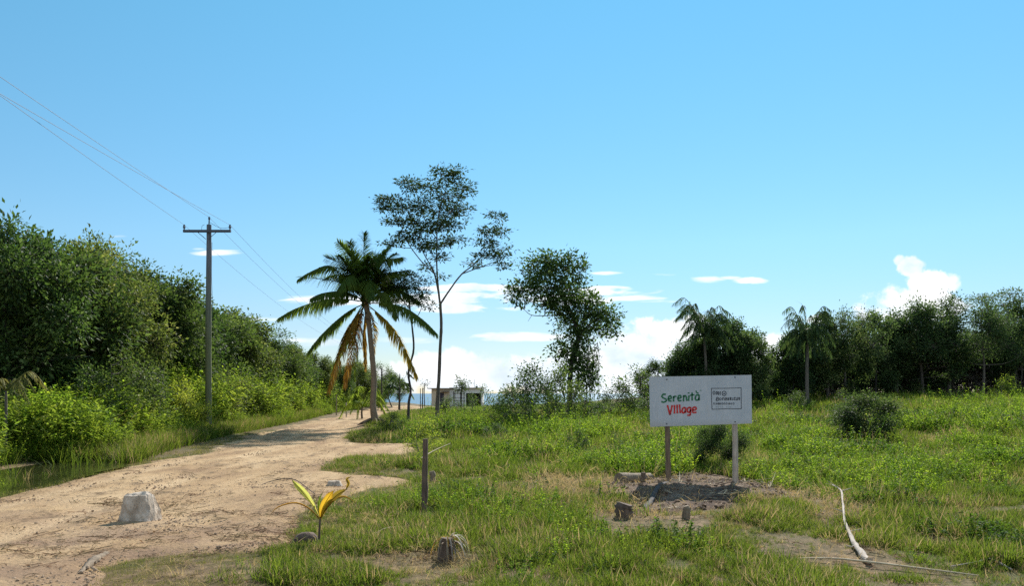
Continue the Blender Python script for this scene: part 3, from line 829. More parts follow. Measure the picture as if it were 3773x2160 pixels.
# ------------------------------------------------------------------ trees
def crown_mesh(mb, wood, lobes, rng, leaf, nleaf, cr, attach, dens=1.0, flat=1.0, up=.35, wr=.012):
    """fills lobes (x,y,z,rx,ry,rz) with twigs and leaf sprays"""
    for (cx, cy, cz, rx, ry, rz) in lobes:
        c = np.array([cx, cy, cz]); rad = np.array([rx, ry, rz])
        nc = max(4, int(dens * 4.4 * (rx * ry * rz) ** (2 / 3) / (cr * cr)))
        dirs = unit(rng.normal(size=(nc, 3)) + [0, 0, .25])
        rr = (.35 + .65 * rng.random(nc) ** .6) * (1 + .24 * rng.normal(size=nc))
        cen = c + dirs * rad * rr[:, None]
        base = attach(c)
        if base is not None and wood is not None:
            mid = (base + c) / 2 + rng.normal(0, .08, 3) * np.linalg.norm(c - base) + [0, 0, -.08 * np.linalg.norm(c - base)]
            pts = smooth_path([base, mid, c], 6)
            r0 = wr * (1.2 + 2.2 * max(rx, rz))
            tube(wood, pts, np.linspace(r0, wr * 1.1, 6), 5, False)
            for q in (cen if wr < .0095 else cen[::2]):
                tube(wood, smooth_path([c + (q - c) * .02, (c + q) / 2 + rng.normal(0, .1, 3) * rx, q + (q - c) * rng.uniform(-.1, .28)], 4), np.linspace(wr * .9, wr * .3, 4), 3, False)
        m = nleaf
        P = np.repeat(cen, m, 0) + rng.normal(size=(nc * m, 3)) * cr * np.array([1, 1, flat]) * np.repeat(rng.uniform(.6, 1.25, nc), m)[:, None]
        out = unit(P - np.repeat(cen, m, 0)) * .7 + unit(P - c) * .5
        D = out + rng.normal(0, .4, (len(P), 3)) + [0, 0, -.15]
        N = rng.normal(0, .6, (len(P), 3)) + [0, 0, up + .5] + unit(P - c) * .5
        L = leaf[0] * rng.uniform(.6, 1.3, len(P))
        leaves(mb, P, D, N, L, L * leaf[1], tone=np.repeat(np.clip(rng.normal(.5, .34, nc), 0, 1), m))


def make_tree(name, label, cat, loc, trunks, lobes, lm, bm, seed, leaf=(.13, .5), nleaf=16, cr=.22, dens=1.0, group=None, flat=1.0, wr=.012, extra=None, sides=8):
    """trunks: list of (points, radii); everything relative to loc"""
    rng = np.random.default_rng(seed)
    root = empty(name, loc, label, cat, group)
    wood = MB(); cm = MB()
    allp = []
    for pts, rad in trunks:
        n = max(6, len(pts) * 4); p = smooth_path(pts, n)
        rv = np.interp(np.linspace(0, 1, n), np.linspace(0, 1, len(rad)), rad)
        tube(wood, p, rv, sides, True, .05, rng); allp.append(p)
    allp = np.concatenate(allp)

    def attach(c):
        below = allp[allp[:, 2] < c[2] + .05]
        if not len(below): below = allp[:1]
        dd = np.linalg.norm((below - c) * [1, 1, .55], axis=1) + .12 * np.abs(below[:, 2] - (c[2] - .4))
        return below[np.argmin(dd)]
    crown_mesh(cm, wood, lobes, rng, leaf, nleaf, cr, attach, dens, flat, wr=wr)
    wood.build('trunk', bm, root, smooth=True)
    cm.build('crown', lm, root)
    return root


def forest_lobes(rng, h, r, n, low=.25):
    L = []
    for k in range(n):
        t = (k + .5) / n
        z = h * (low + (.93 - low) * t ** .85)
        w = r * math.sqrt(max(.12, 1 - ((z / h - .5) / .56) ** 2))
        a = k * 2.4 + rng.uniform(-.5, .5)
        o = w * rng.uniform(.5, 1.0) if k < n - 2 else w * .2
        s = w * rng.uniform(.25, .46)
        L.append((math.cos(a) * o, math.sin(a) * o, min(z, h - s * .6), s, s, s * rng.uniform(.65, .95)))
    return L


def tree_proto(seed, h, r, n, lm, bm, name, cat, leaf=(.15, .5), nleaf=16, cr=.24, dens=1.0, low=.2, tr=.10):
    rng = np.random.default_rng(seed)
    tp = [np.zeros(3) - [0, 0, .15], [rng.normal(0, .2), rng.normal(0, .2), h * .35], [rng.normal(0, .35), rng.normal(0, .35), h * .82]]
    return make_tree(name, '', cat, (0, 0, 0), [(tp, (tr * 1.25, tr * .8, tr * .25))], forest_lobes(rng, h, r, n, low), lm, bm, seed + 1, leaf, nleaf, cr, dens)


GL = 'trees of the thicket left of the dirt road'
protoT = [tree_proto(1, 6.5, 2.4, 17, M['leaf_forest'], M['bark_dark'], 'thicket_tree', 'tree', (.155, .5), 23, .17, .8, .2),
          tree_proto(2, 6.5, 2.6, 19, M['leaf_olive'], M['bark_dark'], 'thicket_tree', 'tree', (.14, .55), 24, .16, .75, .2),
          tree_proto(3, 6.5, 2.3, 16, M['leaf_forest'], M['bark'], 'thicket_tree', 'tree', (.20, .42), 17, .19, .85, .22),
          tree_proto(4, 6.5, 2.5, 17, M['leaf_olive'], M['bark'], 'thicket_tree', 'tree', (.17, .6), 19, .17, .8, .2),
          tree_proto(11, 6.6, 2.4, 16, M['leaf_olive'], M['bark'], 'thicket_tree', 'tree', (.15, .45), 15, .20, .42, .3)]
protoR = [tree_proto(5, 7, 2.5, 17, M['leaf_right'], M['bark_dark'], 'woodland_tree', 'tree', (.21, .55), 16, .2, .9, .12),
          tree_proto(6, 7, 2.7, 17, M['leaf_right'], M['bark'], 'woodland_tree', 'tree', (.19, .5), 18, .19, .85, .15, .12),
          tree_proto(7, 7, 2.4, 15, M['leaf_dark'], M['bark'], 'woodland_tree', 'tree', (.22, .5), 15, .2, .9, .12, .12),
          tree_proto(12, 6.8, 3.0, 15, M['leaf_right'], M['bark'], 'woodland_tree', 'tree', (.18, .42), 17, .22, .5, .42, .11)]
protoS = [tree_proto(8, 3, 1.25, 8, M['leaf_olive'], M['bark'], 'thicket_shrub', 'shrub', (.10, .55), 16, .17, 1.0, .1, .03),
          tree_proto(9, 3, 1.35, 9, M['leaf_bright'], M['bark'], 'thicket_shrub', 'shrub', (.09, .6), 18, .17, 1.0, .1, .03),
          tree_proto(10, 3, 1.2, 8, M['leaf_forest'], M['bark'], 'thicket_shrub', 'shrub', (.12, .5), 15, .17, 1.0, .1, .03)]
used = set()


def plant(protos, k, px, d, top, label, group, wide=1.0, h0=7.0, name=None):
    x = (px - CX) / F * d; z = float(gz(x, d))
    H = CH + (HY - top) / F * d - z
    s = H / h0; rz = float(R.uniform(0, 6.28))
    src = protos[k]
    sc3 = (s * wide, s * wide, s)
    if src.name not in used:
        used.add(src.name); src.location = (x, d, z); src.rotation_euler = (0, 0, rz); src.scale = sc3; src['label'] = label; src['group'] = group
        o = src
    else:
        o = copy_tree(src, (x, d, z), rz, sc3, label, group)
    return o


for a in [(0, 30, 24.5, 790, 'tall broadleaf tree cut by the left photo edge, its crown the highest of the thicket'),
          (2, 150, 26.0, 850, 'dark tree second from the left photo edge in the roadside thicket'),
          (1, 305, 28.5, 858, 'round topped olive tree standing above the pale boulder on the left'),
          (4, 430, 31.0, 890, 'tree where the thicket skyline starts to drop, with leafy twigs at its right edge'),
          (1, 530, 33.5, 972, 'darker tree on the sloping skyline, two crowns left of the utility pole'),
          (0, 625, 37.0, 1045, 'tree just left of the utility pole at crossarm brace height on the slope'),
          (2, 720, 42.0, 1085, 'tree crown touching the left side of the utility pole'),
          (3, 850, 46.0, 1130, 'tree crown emerging just right of the utility pole'),
          (4, 905, 52.0, 1145, 'bushy tree second to the right of the utility pole with a ragged top'),
          (1, 985, 57.0, 1240, 'lower olive tree midway between the utility pole and the coconut palm'),
          (2, 1065, 62.0, 1252, 'dark tree left of the coconut palm below its long horizontal frond'),
          (3, 1150, 68.0, 1300, 'tree behind the lowest left frond of the coconut palm'),
          (0, 1230, 74.0, 1335, 'tree behind the brown dead fronds of the coconut palm'),
          (1, 1310, 80.0, 1330, 'tree directly behind the coconut palm trunk on its left'),
          (4, 1400, 86.0, 1335, 'sparse tree showing just right of the coconut palm trunk'),
          (2, 1445, 94.0, 1375, 'last small tree of the thicket where it ends at the sea view')]:
    plant(protoT, a[0], a[1], a[2] * (1.17 if a[1] < 960 else 1.06), a[3] - (24 if a[1] < 700 else 10), a[4], GL, float(R.uniform(.9, 1.2)))
# second row, seen through the gaps of the first
for i, (px, d, top) in enumerate([(-60, 29, 900), (80, 30, 880), (230, 32, 930), (370, 35, 930), (470, 37, 980), (580, 41, 1050), (690, 45, 1095), (790, 50, 1130),
                                  (880, 56, 1180), (950, 61, 1235), (1030, 66, 1275), (1110, 73, 1300), (1190, 79, 1335)]):
    plant(protoT, (i * 3 + 1) % 4, px, d * 1.2, top + 14, 'tree in the shaded second row of the left thicket, mostly hidden by nearer crowns', 'second row trees of the left thicket', 1.25)
GS = 'shrubs at the edge of the left thicket'
for a in [(0, 40, 22.8, 1330, 'grey green shrub at the left photo edge under the tall trees'),
          (1, 235, 24.0, 1470, 'low bright shrub in front of the dark hollow on the left'),
          (2, 345, 25.5, 1290, 'large leaved dark shrub right of the shaded hollow'),
          (0, 470, 26.5, 1225, 'tall yellow green shrub lit by sun between the hollow and the pole'),
          (0, 560, 28.0, 1270, 'rounded light green shrub left of the utility pole, second from it'),
          (1, 665, 31.0, 1330, 'shrub immediately left of the foot of the utility pole'),
          (0, 835, 38.0, 1290, 'bright green shrub just right of the utility pole'),
          (0, 925, 43.0, 1345, 'rounded green shrub right of the pole by the far road verge'),
          (2, 1010, 50.0, 1370, 'dark shrub midway between the pole and the palm at the road verge'),
          (1, 1105, 57.0, 1400, 'shrub left of the brown dead palm fronds'),
          (2, 1205, 64.0, 1420, 'small dark shrub at the road edge behind the dead palm fronds'),
          (1, 1285, 75.0, 1415, 'bright small shrub behind the palm trunk'),
          (2, 1400, 84.0, 1430, 'small shrub right of the palm trunk where the road bends')]:
    plant(protoS, a[0], a[1], a[2] * 1.1, a[3] + (60 if a[1] < 1000 else 20), a[4], GS, 1.0, 3.0)
GR = 'trees of the woodland edge at the right of the field'
for a in [(2, 2420, 52, 1330, 'dark low tree left of the white sign top corner'),
          (0, 2520, 50, 1290, 'dark tree behind the left end of the white sign'),
          (2, 2660, 49, 1200, 'dense dark tree behind the middle of the white sign'),
          (0, 2755, 48, 1225, 'tree rising behind the right end of the white sign'),
          (1, 2575, 48.5, 1245, 'leafy tree under the first drooping palm, behind the sign'),
          (0, 2965, 51, 1225, 'leafy tree close behind the second drooping palm trunk'),
          (1, 2700, 50, 1178, 'highest leafy crown right of the first drooping palm'),
          (3, 2870, 52, 1335, 'low tree in the skyline gap right of the sign'),
          (0, 2915, 50, 1225, 'tree left of the drooping palm in the right woodland'),
          (2, 3050, 52, 1172, 'tree directly right of the drooping palm in the right woodland'),
          (3, 3120, 52, 1138, 'round crowned tree left of the towering cloud base'),
          (0, 3225, 53, 1150, 'tree under the left foot of the towering cloud'),
          (2, 3305, 54, 1185, 'tree in the small dip of skyline under the towering cloud'),
          (1, 3400, 54, 1125, 'tree under the right flank of the towering cloud'),
          (3, 3500, 54, 1082, 'broad light topped tree right of the towering cloud'),
          (3, 3620, 53, 1130, 'tree second from the right photo edge in the back woodland'),
          (2, 3740, 56, 1120, 'tree at the right photo edge in the back woodland')]:
    plant(protoR, a[0], a[1], a[2], a[3], a[4], GR, float(R.uniform(.78, 1.05)))
for i, (px, d, top) in enumerate([(2600, 53, 1310), (2720, 54, 1290), (2820, 57, 1400), (2960, 57, 1310), (3090, 58, 1265), (3170, 58, 1230), (3270, 59, 1240), (3360, 59, 1220), (3450, 60, 1215),
                                  (3560, 60, 1215), (3680, 61, 1210), (3800, 60, 1190), (3900, 58, 1120)]):
    plant(protoR, (i * 2 + 1) % 4, px, d, top, 'tree in the shaded second row of the right woodland, mostly hidden by nearer crowns', 'second row trees of the right woodland', 1.35)

# deep wood behind both edges, one mass
cp = [p.children[1].data for p in protoT] + [p.children[1].data for p in protoR]
pts = []
for d in np.arange(34, 100, 3.4):
    e = np.interp(d, [24, 35, 62, 112], [-22, -22.5, -22.5, -22])
    for j in range(5):
        pts.append((e - 2.5 - j * 3.6 + R.normal(0, .8), d + 2 + j * 1.2 + R.normal(0, .8), R.uniform(.6, .82) * (1.0 if d < 55 else .85)))
for px in np.arange(2560, 4300, 95):
    for j in range(4):
        d = 63 + j * 5 + R.normal(0, 1)
        pts.append(((px - CX) / F * d + R.normal(0, 1), d, R.uniform(.62, .85) * float(np.interp(px, [2560, 2850, 2900, 3300], [.5, .38, .72, .92]))))
pts = np.array(pts); P = np.c_[pts[:, :2], gz(pts[:, 0], pts[:, 1])]
s = pts[:, 2]
scatter('woodland', cp, P, np.c_[0 * s, 0 * s, R.uniform(0, 6.28, len(s))], np.c_[s * 1.4, s * 1.4, s], 'deep shaded wood behind the front trees on both sides')

sp2 = [p.children[1].data for p in protoS]
pts = []
for px in np.arange(2480, 4300, 26):
    for j in range(6):
        dd = 57 + j * 2.6 + R.normal(0, .8)
        pts.append(((px + R.normal(0, 20) - CX) / F * dd, dd, R.uniform(.8, 1.4)))
for dd in np.arange(26, 105, 1.5):
    e = np.interp(dd, [24, 35, 62, 112], [-20.5, -20.5, -20.5, -20.5])
    for j in range(3): pts.append((e - j * 1.6 + R.normal(0, .6), dd + R.normal(0, .6), R.uniform(.6, 1.0)))
pts = np.array(pts); s = pts[:, 2]
scatter('understory', sp2, np.c_[pts[:, :2], gz(pts[:, 0], pts[:, 1])], np.c_[0 * s, 0 * s, R.uniform(0, 6.28, len(s))], np.c_[s * 1.3, s * 1.3, s], 'shaded understory leaves beneath the trees of both woods')

# shrubs in and around the field
GF = 'shrubs of the open field'
protoF = [tree_proto(21, 2, 1.0, 7, M['leaf_forest'], M['bark'], 'field_shrub', 'shrub', (.085, .55), 18, .14, 1.15, .06, .02),
          tree_proto(22, 2, .85, 7, M['leaf_bright'], M['bark'], 'field_shrub', 'shrub', (.085, .5), 16, .14, 1.1, .06, .02),
          tree_proto(23, 2, .7, 6, M['leaf_forest'], M['bark'], 'field_shrub', 'shrub', (.10, .45), 12, .14, .9, .15, .015),
          tree_proto(24, 2, 1.1, 9, M['leaf_dark'], M['bark'], 'field_shrub', 'shrub', (.075, .55), 22, .13, 2.2, .04, .02)]
for a in [(3, 3185, 26.5, 1455, 1.2, 'dense dark round shrub alone in the grass right of the sign'),
          (1, 3705, 46, 1385, 1.1, 'bright green feathery shrub before the dark wood at the right photo edge'),
          (1, 3430, 47, 1440, 1.6, 'low spreading green shrub before the dark wood, left of the feathery one'),
          (1, 3290, 46, 1450, 1.6, 'low green shrub at the foot of the wood behind the dark round shrub'),
          (2, 3100, 45, 1432, 1.3, 'thin green shrub at the wood foot right of the drooping palm trunk'),
          (0, 2940, 44, 1440, 1.3, 'low shrub at the wood foot just left of the drooping palm trunk'),
          (2, 2350, 47, 1345, 1.15, 'sparse shrub with bare twigs, left of the sign against white cloud'),
          (0, 2290, 46, 1405, 1.2, 'low leafy shrub at the sea gap left of the sign'),
          (0, 1955, 44, 1335, 1.0, 'tall loose shrub left of the crooked tree trunk'),
          (0, 2060, 36, 1350, .8, 'bright green sapling in front of the crooked tree trunk'),
          (0, 2160, 42, 1462, 1.4, 'low dark spiky shrub right of the crooked tree foot'),
          (0, 1880, 40, 1425, 1.2, 'leafy shrub between the house and the crooked tree'),
          (1, 1840, 37, 1490, 1.5, 'low shrub in the weeds right of the flat roofed house'),
          (0, 2130, 24, 1580, .9, 'small dark shrub in mid field, below the crooked tree'),
          (2, 2270, 22, 1590, .8, 'thin dark weed bush in mid field left of the sign'),
          (1, 1563, 22, 1545, 1.1, 'light green bush behind the top of the dark wooden post'),
          (3, 2650, 19.5, 1560, .9, 'dark bush under the right half of the sign board'),
          (1, 1110, 10.5, 1935, .85, 'small bright bush at the foot of the young palm seedling'),
          (0, 3420, 12.6, 1950, 1.2, 'low dark green bush in the grass at the lower right'),
          (1, 3560, 11.8, 1990, 1.2, 'low bright bush at the lower right edge of the photo'),
          (2, 1780, 60, 1418, 1.0, 'leafy sapling in front of the right end of the flat roofed house'),
          (0, 1655, 60, 1462, 1.3, 'leafy bush in front of the left part of the flat roofed house'),
          (2, 1735, 56, 1448, 1.1, 'loose bush in front of the dark carport of the house'),
          (0, 1925, 52, 1455, 1.5, 'dense low bush on the skyline midway from house to crooked tree'),
          (0, 2020, 48, 1430, 1.1, 'bushy shrub close left of the crooked tree foot'),
          (0, 2235, 50, 1462, 1.5, 'low dense bush right of the crooked tree hanging vines'),
          (0, 2440, 40, 1440, 1.5, 'dense bush touching the left edge of the sign board'),
          (1, 1590, 40, 1530, 1.4, 'pale green clump around the foot of the tall airy tree'),
          (1, 1480, 41, 1545, 1.4, 'bright weedy clump left of the slim tree foot'),
          (0, 1830, 30, 1560, 1.4, 'low round green clump in mid field between post and crooked tree'),
          (0, 1450, 34, 1520, 1.3, 'grassy bush right of the coconut palm foot')]:
    plant(protoF, a[0], a[1], a[2], a[3], a[5], GF, a[4], 2.0)
for pr in protoT + protoR + protoS + protoF:
    if pr.name not in used:
        for c in list(pr.children): bpy.data.objects.remove(c)
        bpy.data.objects.remove(pr)


def rel(pts, d, base, dy=None):
    """photo points at distance d, relative to the tree base"""
    out = []
    for k, p in enumerate(pts):
        q = S(p[0], p[1], d) - base
        q[1] += p[2] if len(p) > 2 else 0
        out.append(q)
    return out


def lobes_px(L, d, base, seed, depth=1.0):
    rng = np.random.default_rng(seed); out = []
    for (px, py, rx, ry) in L:
        c = S(px, py, d) - base; k = d / F
        out.append((c[0], rng.uniform(-.5, .5) * depth * 1.6, c[2], rx * k, (rx + ry) * .5 * k * depth, ry * k))
    return out


def base_at(px, d):
    x = (px - CX) / F * d
    return np.array([x, d, float(gz(x, d))])


# crooked broadleaf tree
d = 45; b = base_at(2098, d)
tr = [(rel([(2098, 1545), (2100, 1440), (2105, 1350, .2), (2130, 1240, .1), (2090, 1130), (2040, 1050)], d, b), (.17, .15, .13, .11, .08, .04)),
      (rel([(2128, 1240, .1), (2180, 1190, -.2), (2230, 1160)], d, b), (.07, .05, .03)),
      (rel([(2088, 1160), (2020, 1165, -.2), (1960, 1162), (1930, 1140)], d, b), (.035, .025, .02, .012)),
      (rel([(1960, 1162), (1945, 1185)], d, b), (.014, .008))]
tr[0][0][0][2] = -.2
LB = [(1990, 1005, 75, 60), (2010, 965, 55, 38), (2080, 985, 75, 55), (1925, 1075, 58, 45), (2000, 1112, 42, 26), (2045, 1135, 42, 34), (1895, 1095, 30, 25), (2020, 1070, 85, 55), (2130, 1020, 40, 45), (2105, 1080, 70, 60), (2090, 1140, 75, 45),
      (2165, 1140, 75, 60), (2225, 1170, 65, 50), (2255, 1205, 38, 40), (2180, 1210, 70, 50), (2110, 1200, 60, 50), (2070, 1290, 42, 40), (2130, 1270, 65, 50), (2110, 1340, 50, 50), (2160, 1350, 45, 60),
      (2130, 1410, 45, 40), (2180, 1415, 28, 35)]
crooked = make_tree('crooked_tree', 'tall crooked broadleaf tree with a leaning two part crown, alone against the white clouds', 'tree', b, tr,
                    lobes_px(LB, d, b, 5, .8), M['leaf_forest'], M['bark_dark'], 61, (.19, .56), 17, .18, .5)
vm = MB(); rng = np.random.default_rng(8)
for k in range(46):
    px = rng.uniform(2125, 2205); y0 = rng.uniform(1260, 1400); L = rng.uniform(60, 160)
    p0 = S(px, y0, d) - b; p1 = S(px + rng.uniform(-6, 10), min(y0 + L, 1475), d) - b
    dy = rng.uniform(-.5, .4); p0[1] += dy; p1[1] += dy + rng.normal(0, .1)
    tube(vm, smooth_path([p0, (p0 + p1) / 2 + rng.normal(0, .06, 3), p1], 6), np.linspace(.016, .006, 6), 3, False)
    m = 16; t = rng.random(m)[:, None]
    leaves(vm, p0 * (1 - t) + p1 * t + rng.normal(0, .04, (m, 3)), rng.normal(0, .5, (m, 3)) + [0, 0, -.8], rng.normal(size=(m, 3)), .13, .05)
vm.build('hanging_vines', M['leaf_dark'], crooked)

# tall airy tree, forked
d = 47; b = base_at(1608, d)
tr = [(rel([(1606, 1560), (1612, 1480), (1618, 1380), (1622, 1280), (1626, 1200), (1622, 1120)], d, b), (.13, .11, .10, .09, .085, .08)),
      (rel([(1622, 1122), (1612, 1060), (1598, 1000, -.2), (1565, 940, -.4), (1545, 880, -.5)], d, b), (.06, .05, .04, .03, .02)),
      (rel([(1620, 1110), (1610, 1000), (1608, 900, .3), (1612, 800, .3), (1640, 700, .3), (1660, 650, .3)], d, b), (.055, .045, .04, .03, .022, .012)),
      (rel([(1623, 1120), (1660, 1060, .3), (1700, 1005, .5), (1750, 965, .5), (1800, 900, .6), (1820, 830, .6)], d, b), (.06, .05, .045, .035, .025, .012)),
      (rel([(1700, 1005, .5), (1760, 985, .3), (1830, 960, .2)], d, b), (.035, .025, .012)),
      (rel([(1600, 1010, -.2), (1550, 960), (1500, 890, .2), (1470, 820, .3), (1420, 770, .2)], d, b), (.035, .03, .026, .02, .01)),
      (rel([(1609, 880, .3), (1560, 800, .5), (1530, 700, .5)], d, b), (.03, .022, .01)),
      (rel([(1611, 830, .3), (1660, 780, .1), (1690, 720)], d, b), (.03, .022, .01))]
tr[0][0][0][2] = -.2
LB = [(1400, 762, 40, 14), (1440, 740, 55, 20), (1480, 775, 70, 22), (1510, 690, 40, 30), (1525, 655, 22, 18), (1455, 810, 45, 16), (1520, 820, 60, 24), (1560, 760, 55, 26), (1590, 690, 45, 30), (1640, 660, 50, 30), (1680, 648, 30, 20),
      (1650, 720, 55, 35), (1705, 715, 38, 34), (1620, 780, 60, 28), (1690, 770, 50, 24), (1590, 830, 60, 26), (1650, 840, 55, 26), (1530, 870, 55, 22), (1600, 890, 60, 22), (1680, 890, 40, 20), (1480, 880, 45, 16), (1560, 915, 50, 20), (1440, 905, 32, 12),
      (1620, 945, 35, 18), (1570, 985, 25, 14), (1620, 1020, 20, 14), (1830, 815, 34, 20), (1850, 850, 30, 18), (1800, 860, 40, 20), (1790, 900, 45, 18), (1840, 920, 38, 20), (1845, 960, 32, 22), (1775, 945, 40, 16), (1740, 965, 30, 14), (1860, 985, 18, 16)]
make_tree('airy_tree', 'tall slender tree with a forked stem and airy feathery crown right of the palm', 'tree', b, tr, lobes_px(LB, d, b, 6, 1.2),
          M['leaf_airy'], M['bark'], 62, (.22, .36), 14, .20, .7, None, .28, .010)
# second slim tree by the palm
d = 45; b = base_at(1508, d)
tr = [(rel([(1503, 1570), (1506, 1490), (1513, 1440), (1505, 1370), (1524, 1290), (1518, 1200), (1508, 1120), (1500, 1070)], d, b), (.09, .075, .065, .06, .055, .05, .04, .02)),
      (rel([(1516, 1200), (1545, 1150, .2), (1560, 1100, .2)], d, b), (.03, .02, .01)),
      (rel([(1510, 1140), (1470, 1090, -.2), (1440, 1070)], d, b), (.03, .02, .01))]
tr[0][0][0][2] = -.2
LB = [(1480, 1015, 55, 18), (1530, 1035, 45, 20), (1440, 1060, 45, 26), (1500, 1065, 60, 24), (1560, 1080, 40, 24), (1470, 1100, 55, 22), (1530, 1110, 45, 18), (1580, 1130, 25, 16), (1430, 1110, 40, 20), (1455, 1040, 40, 20)]
make_tree('slim_tree', 'thin wavy stemmed tree with a dark flat crown touching the palm fronds', 'tree', b, tr, lobes_px(LB, d, b, 7, 1.0),
          M['leaf_airy'], M['bark_dark'], 63, (.19, .36), 14, .2, .8, None, .35, .009)
# flat topped acacia-like tree at the far right
d = 57; b = base_at(3690, d)
tr = [(rel([(3690, 1470), (3680, 1340), (3700, 1220)], d, b), (.14, .11, .08)), (rel([(3695, 1230), (3660, 1150), (3620, 1110)], d, b), (.06, .04, .02)), (rel([(3700, 1220), (3730, 1140), (3760, 1110)], d, b), (.06, .04, .02))]
LB = [(3660, 1092, 60, 12), (3720, 1084, 60, 12), (3770, 1100, 60, 14), (3620, 1112, 50, 12), (3700, 1120, 80, 14), (3790, 1140, 70, 14), (3660, 1150, 60, 14)]
make_tree('flat_topped_tree', 'flat topped tree with layered sprays standing above the wood at the right photo edge', 'tree', b, tr, lobes_px(LB, d, b, 9),
          M['leaf_right'], M['bark'], 64, (.18, .4), 14, .2, .7, None, .5, .01)
# dry thin trees near the house
d = 95; b = base_at(1565, d)
make_tree('bare_sapling', 'thin nearly bare sapling left of the flat roofed house', 'sapling', b, [(rel([(1565, 1500), (1563, 1440), (1567, 1410)], d, b), (.06, .05, .02))],
          lobes_px([(1567, 1415, 12, 8), (1578, 1414, 8, 4), (1562, 1424, 8, 5)], d, b, 3), M['leaf_airy'], M['bark_dark'], 65, (.2, .35), 7, .2, .8, None, 1, .008)
d = 90; b = base_at(1700, d)
make_tree('roundtop_sapling', 'small dark tree on a thin stem in front of the flat roofed house', 'sapling', b, [(rel([(1700, 1500), (1700, 1450), (1702, 1415)], d, b), (.08, .06, .03))],
          lobes_px([(1702, 1412, 24, 10), (1690, 1424, 22, 8), (1716, 1424, 22, 8), (1686, 1403, 10, 10), (1700, 1440, 22, 7)], d, b, 4, .8), M['leaf_dark'], M['bark_dark'], 66, (.22, .4), 10, .22, 1.1, None, 1, .008)


# ------------------------------------------------------------------ palms
def frond(mb, ctrl, L, n, w, hang, rng, prof=(.25, 1.0, .35), rach=.035, twist=0.0, t0=.16, jitter=.12, nrm=(0, 0, 1.)):
    p = smooth_path(ctrl, 22)
    tube(mb, p, np.linspace(rach, .006, 22), 5, False)
    T = unit(np.gradient(p, axis=0))
    t = np.linspace(t0, 1, n)
    pos = np.array([np.interp(t, np.linspace(0, 1, 22), p[:, i]) for i in range(3)]).T
    tan = unit(np.array([np.interp(t, np.linspace(0, 1, 22), T[:, i]) for i in range(3)]).T)
    up = unit(np.array(nrm))
    sd = np.cross(tan, up); ln = np.linalg.norm(sd, axis=1, keepdims=True)
    fb = np.array([math.cos(twist), math.sin(twist), 0]); sd = unit(np.where(ln < .25, fb - tan * (tan @ fb)[:, None], sd))
    lp = np.interp(t, [t0, .45, 1], prof) * L
    for s in (-1, 1):
        D = sd * s * (1 - .35 * t[:, None]) + tan * (.45 + .55 * t[:, None] ** 2) + np.array([0, 0, -1.]) * hang + rng.normal(0, jitter, (n, 3))
        # a leaflet's blade is wide across the rachis
        blades(mb, pos + rng.normal(0, .01, (n, 3)), D, lp * rng.uniform(.8, 1.12, n), w * rng.uniform(.8, 1.2, n), .9 * hang + .35 + rng.uniform(0, .4, n), 3)


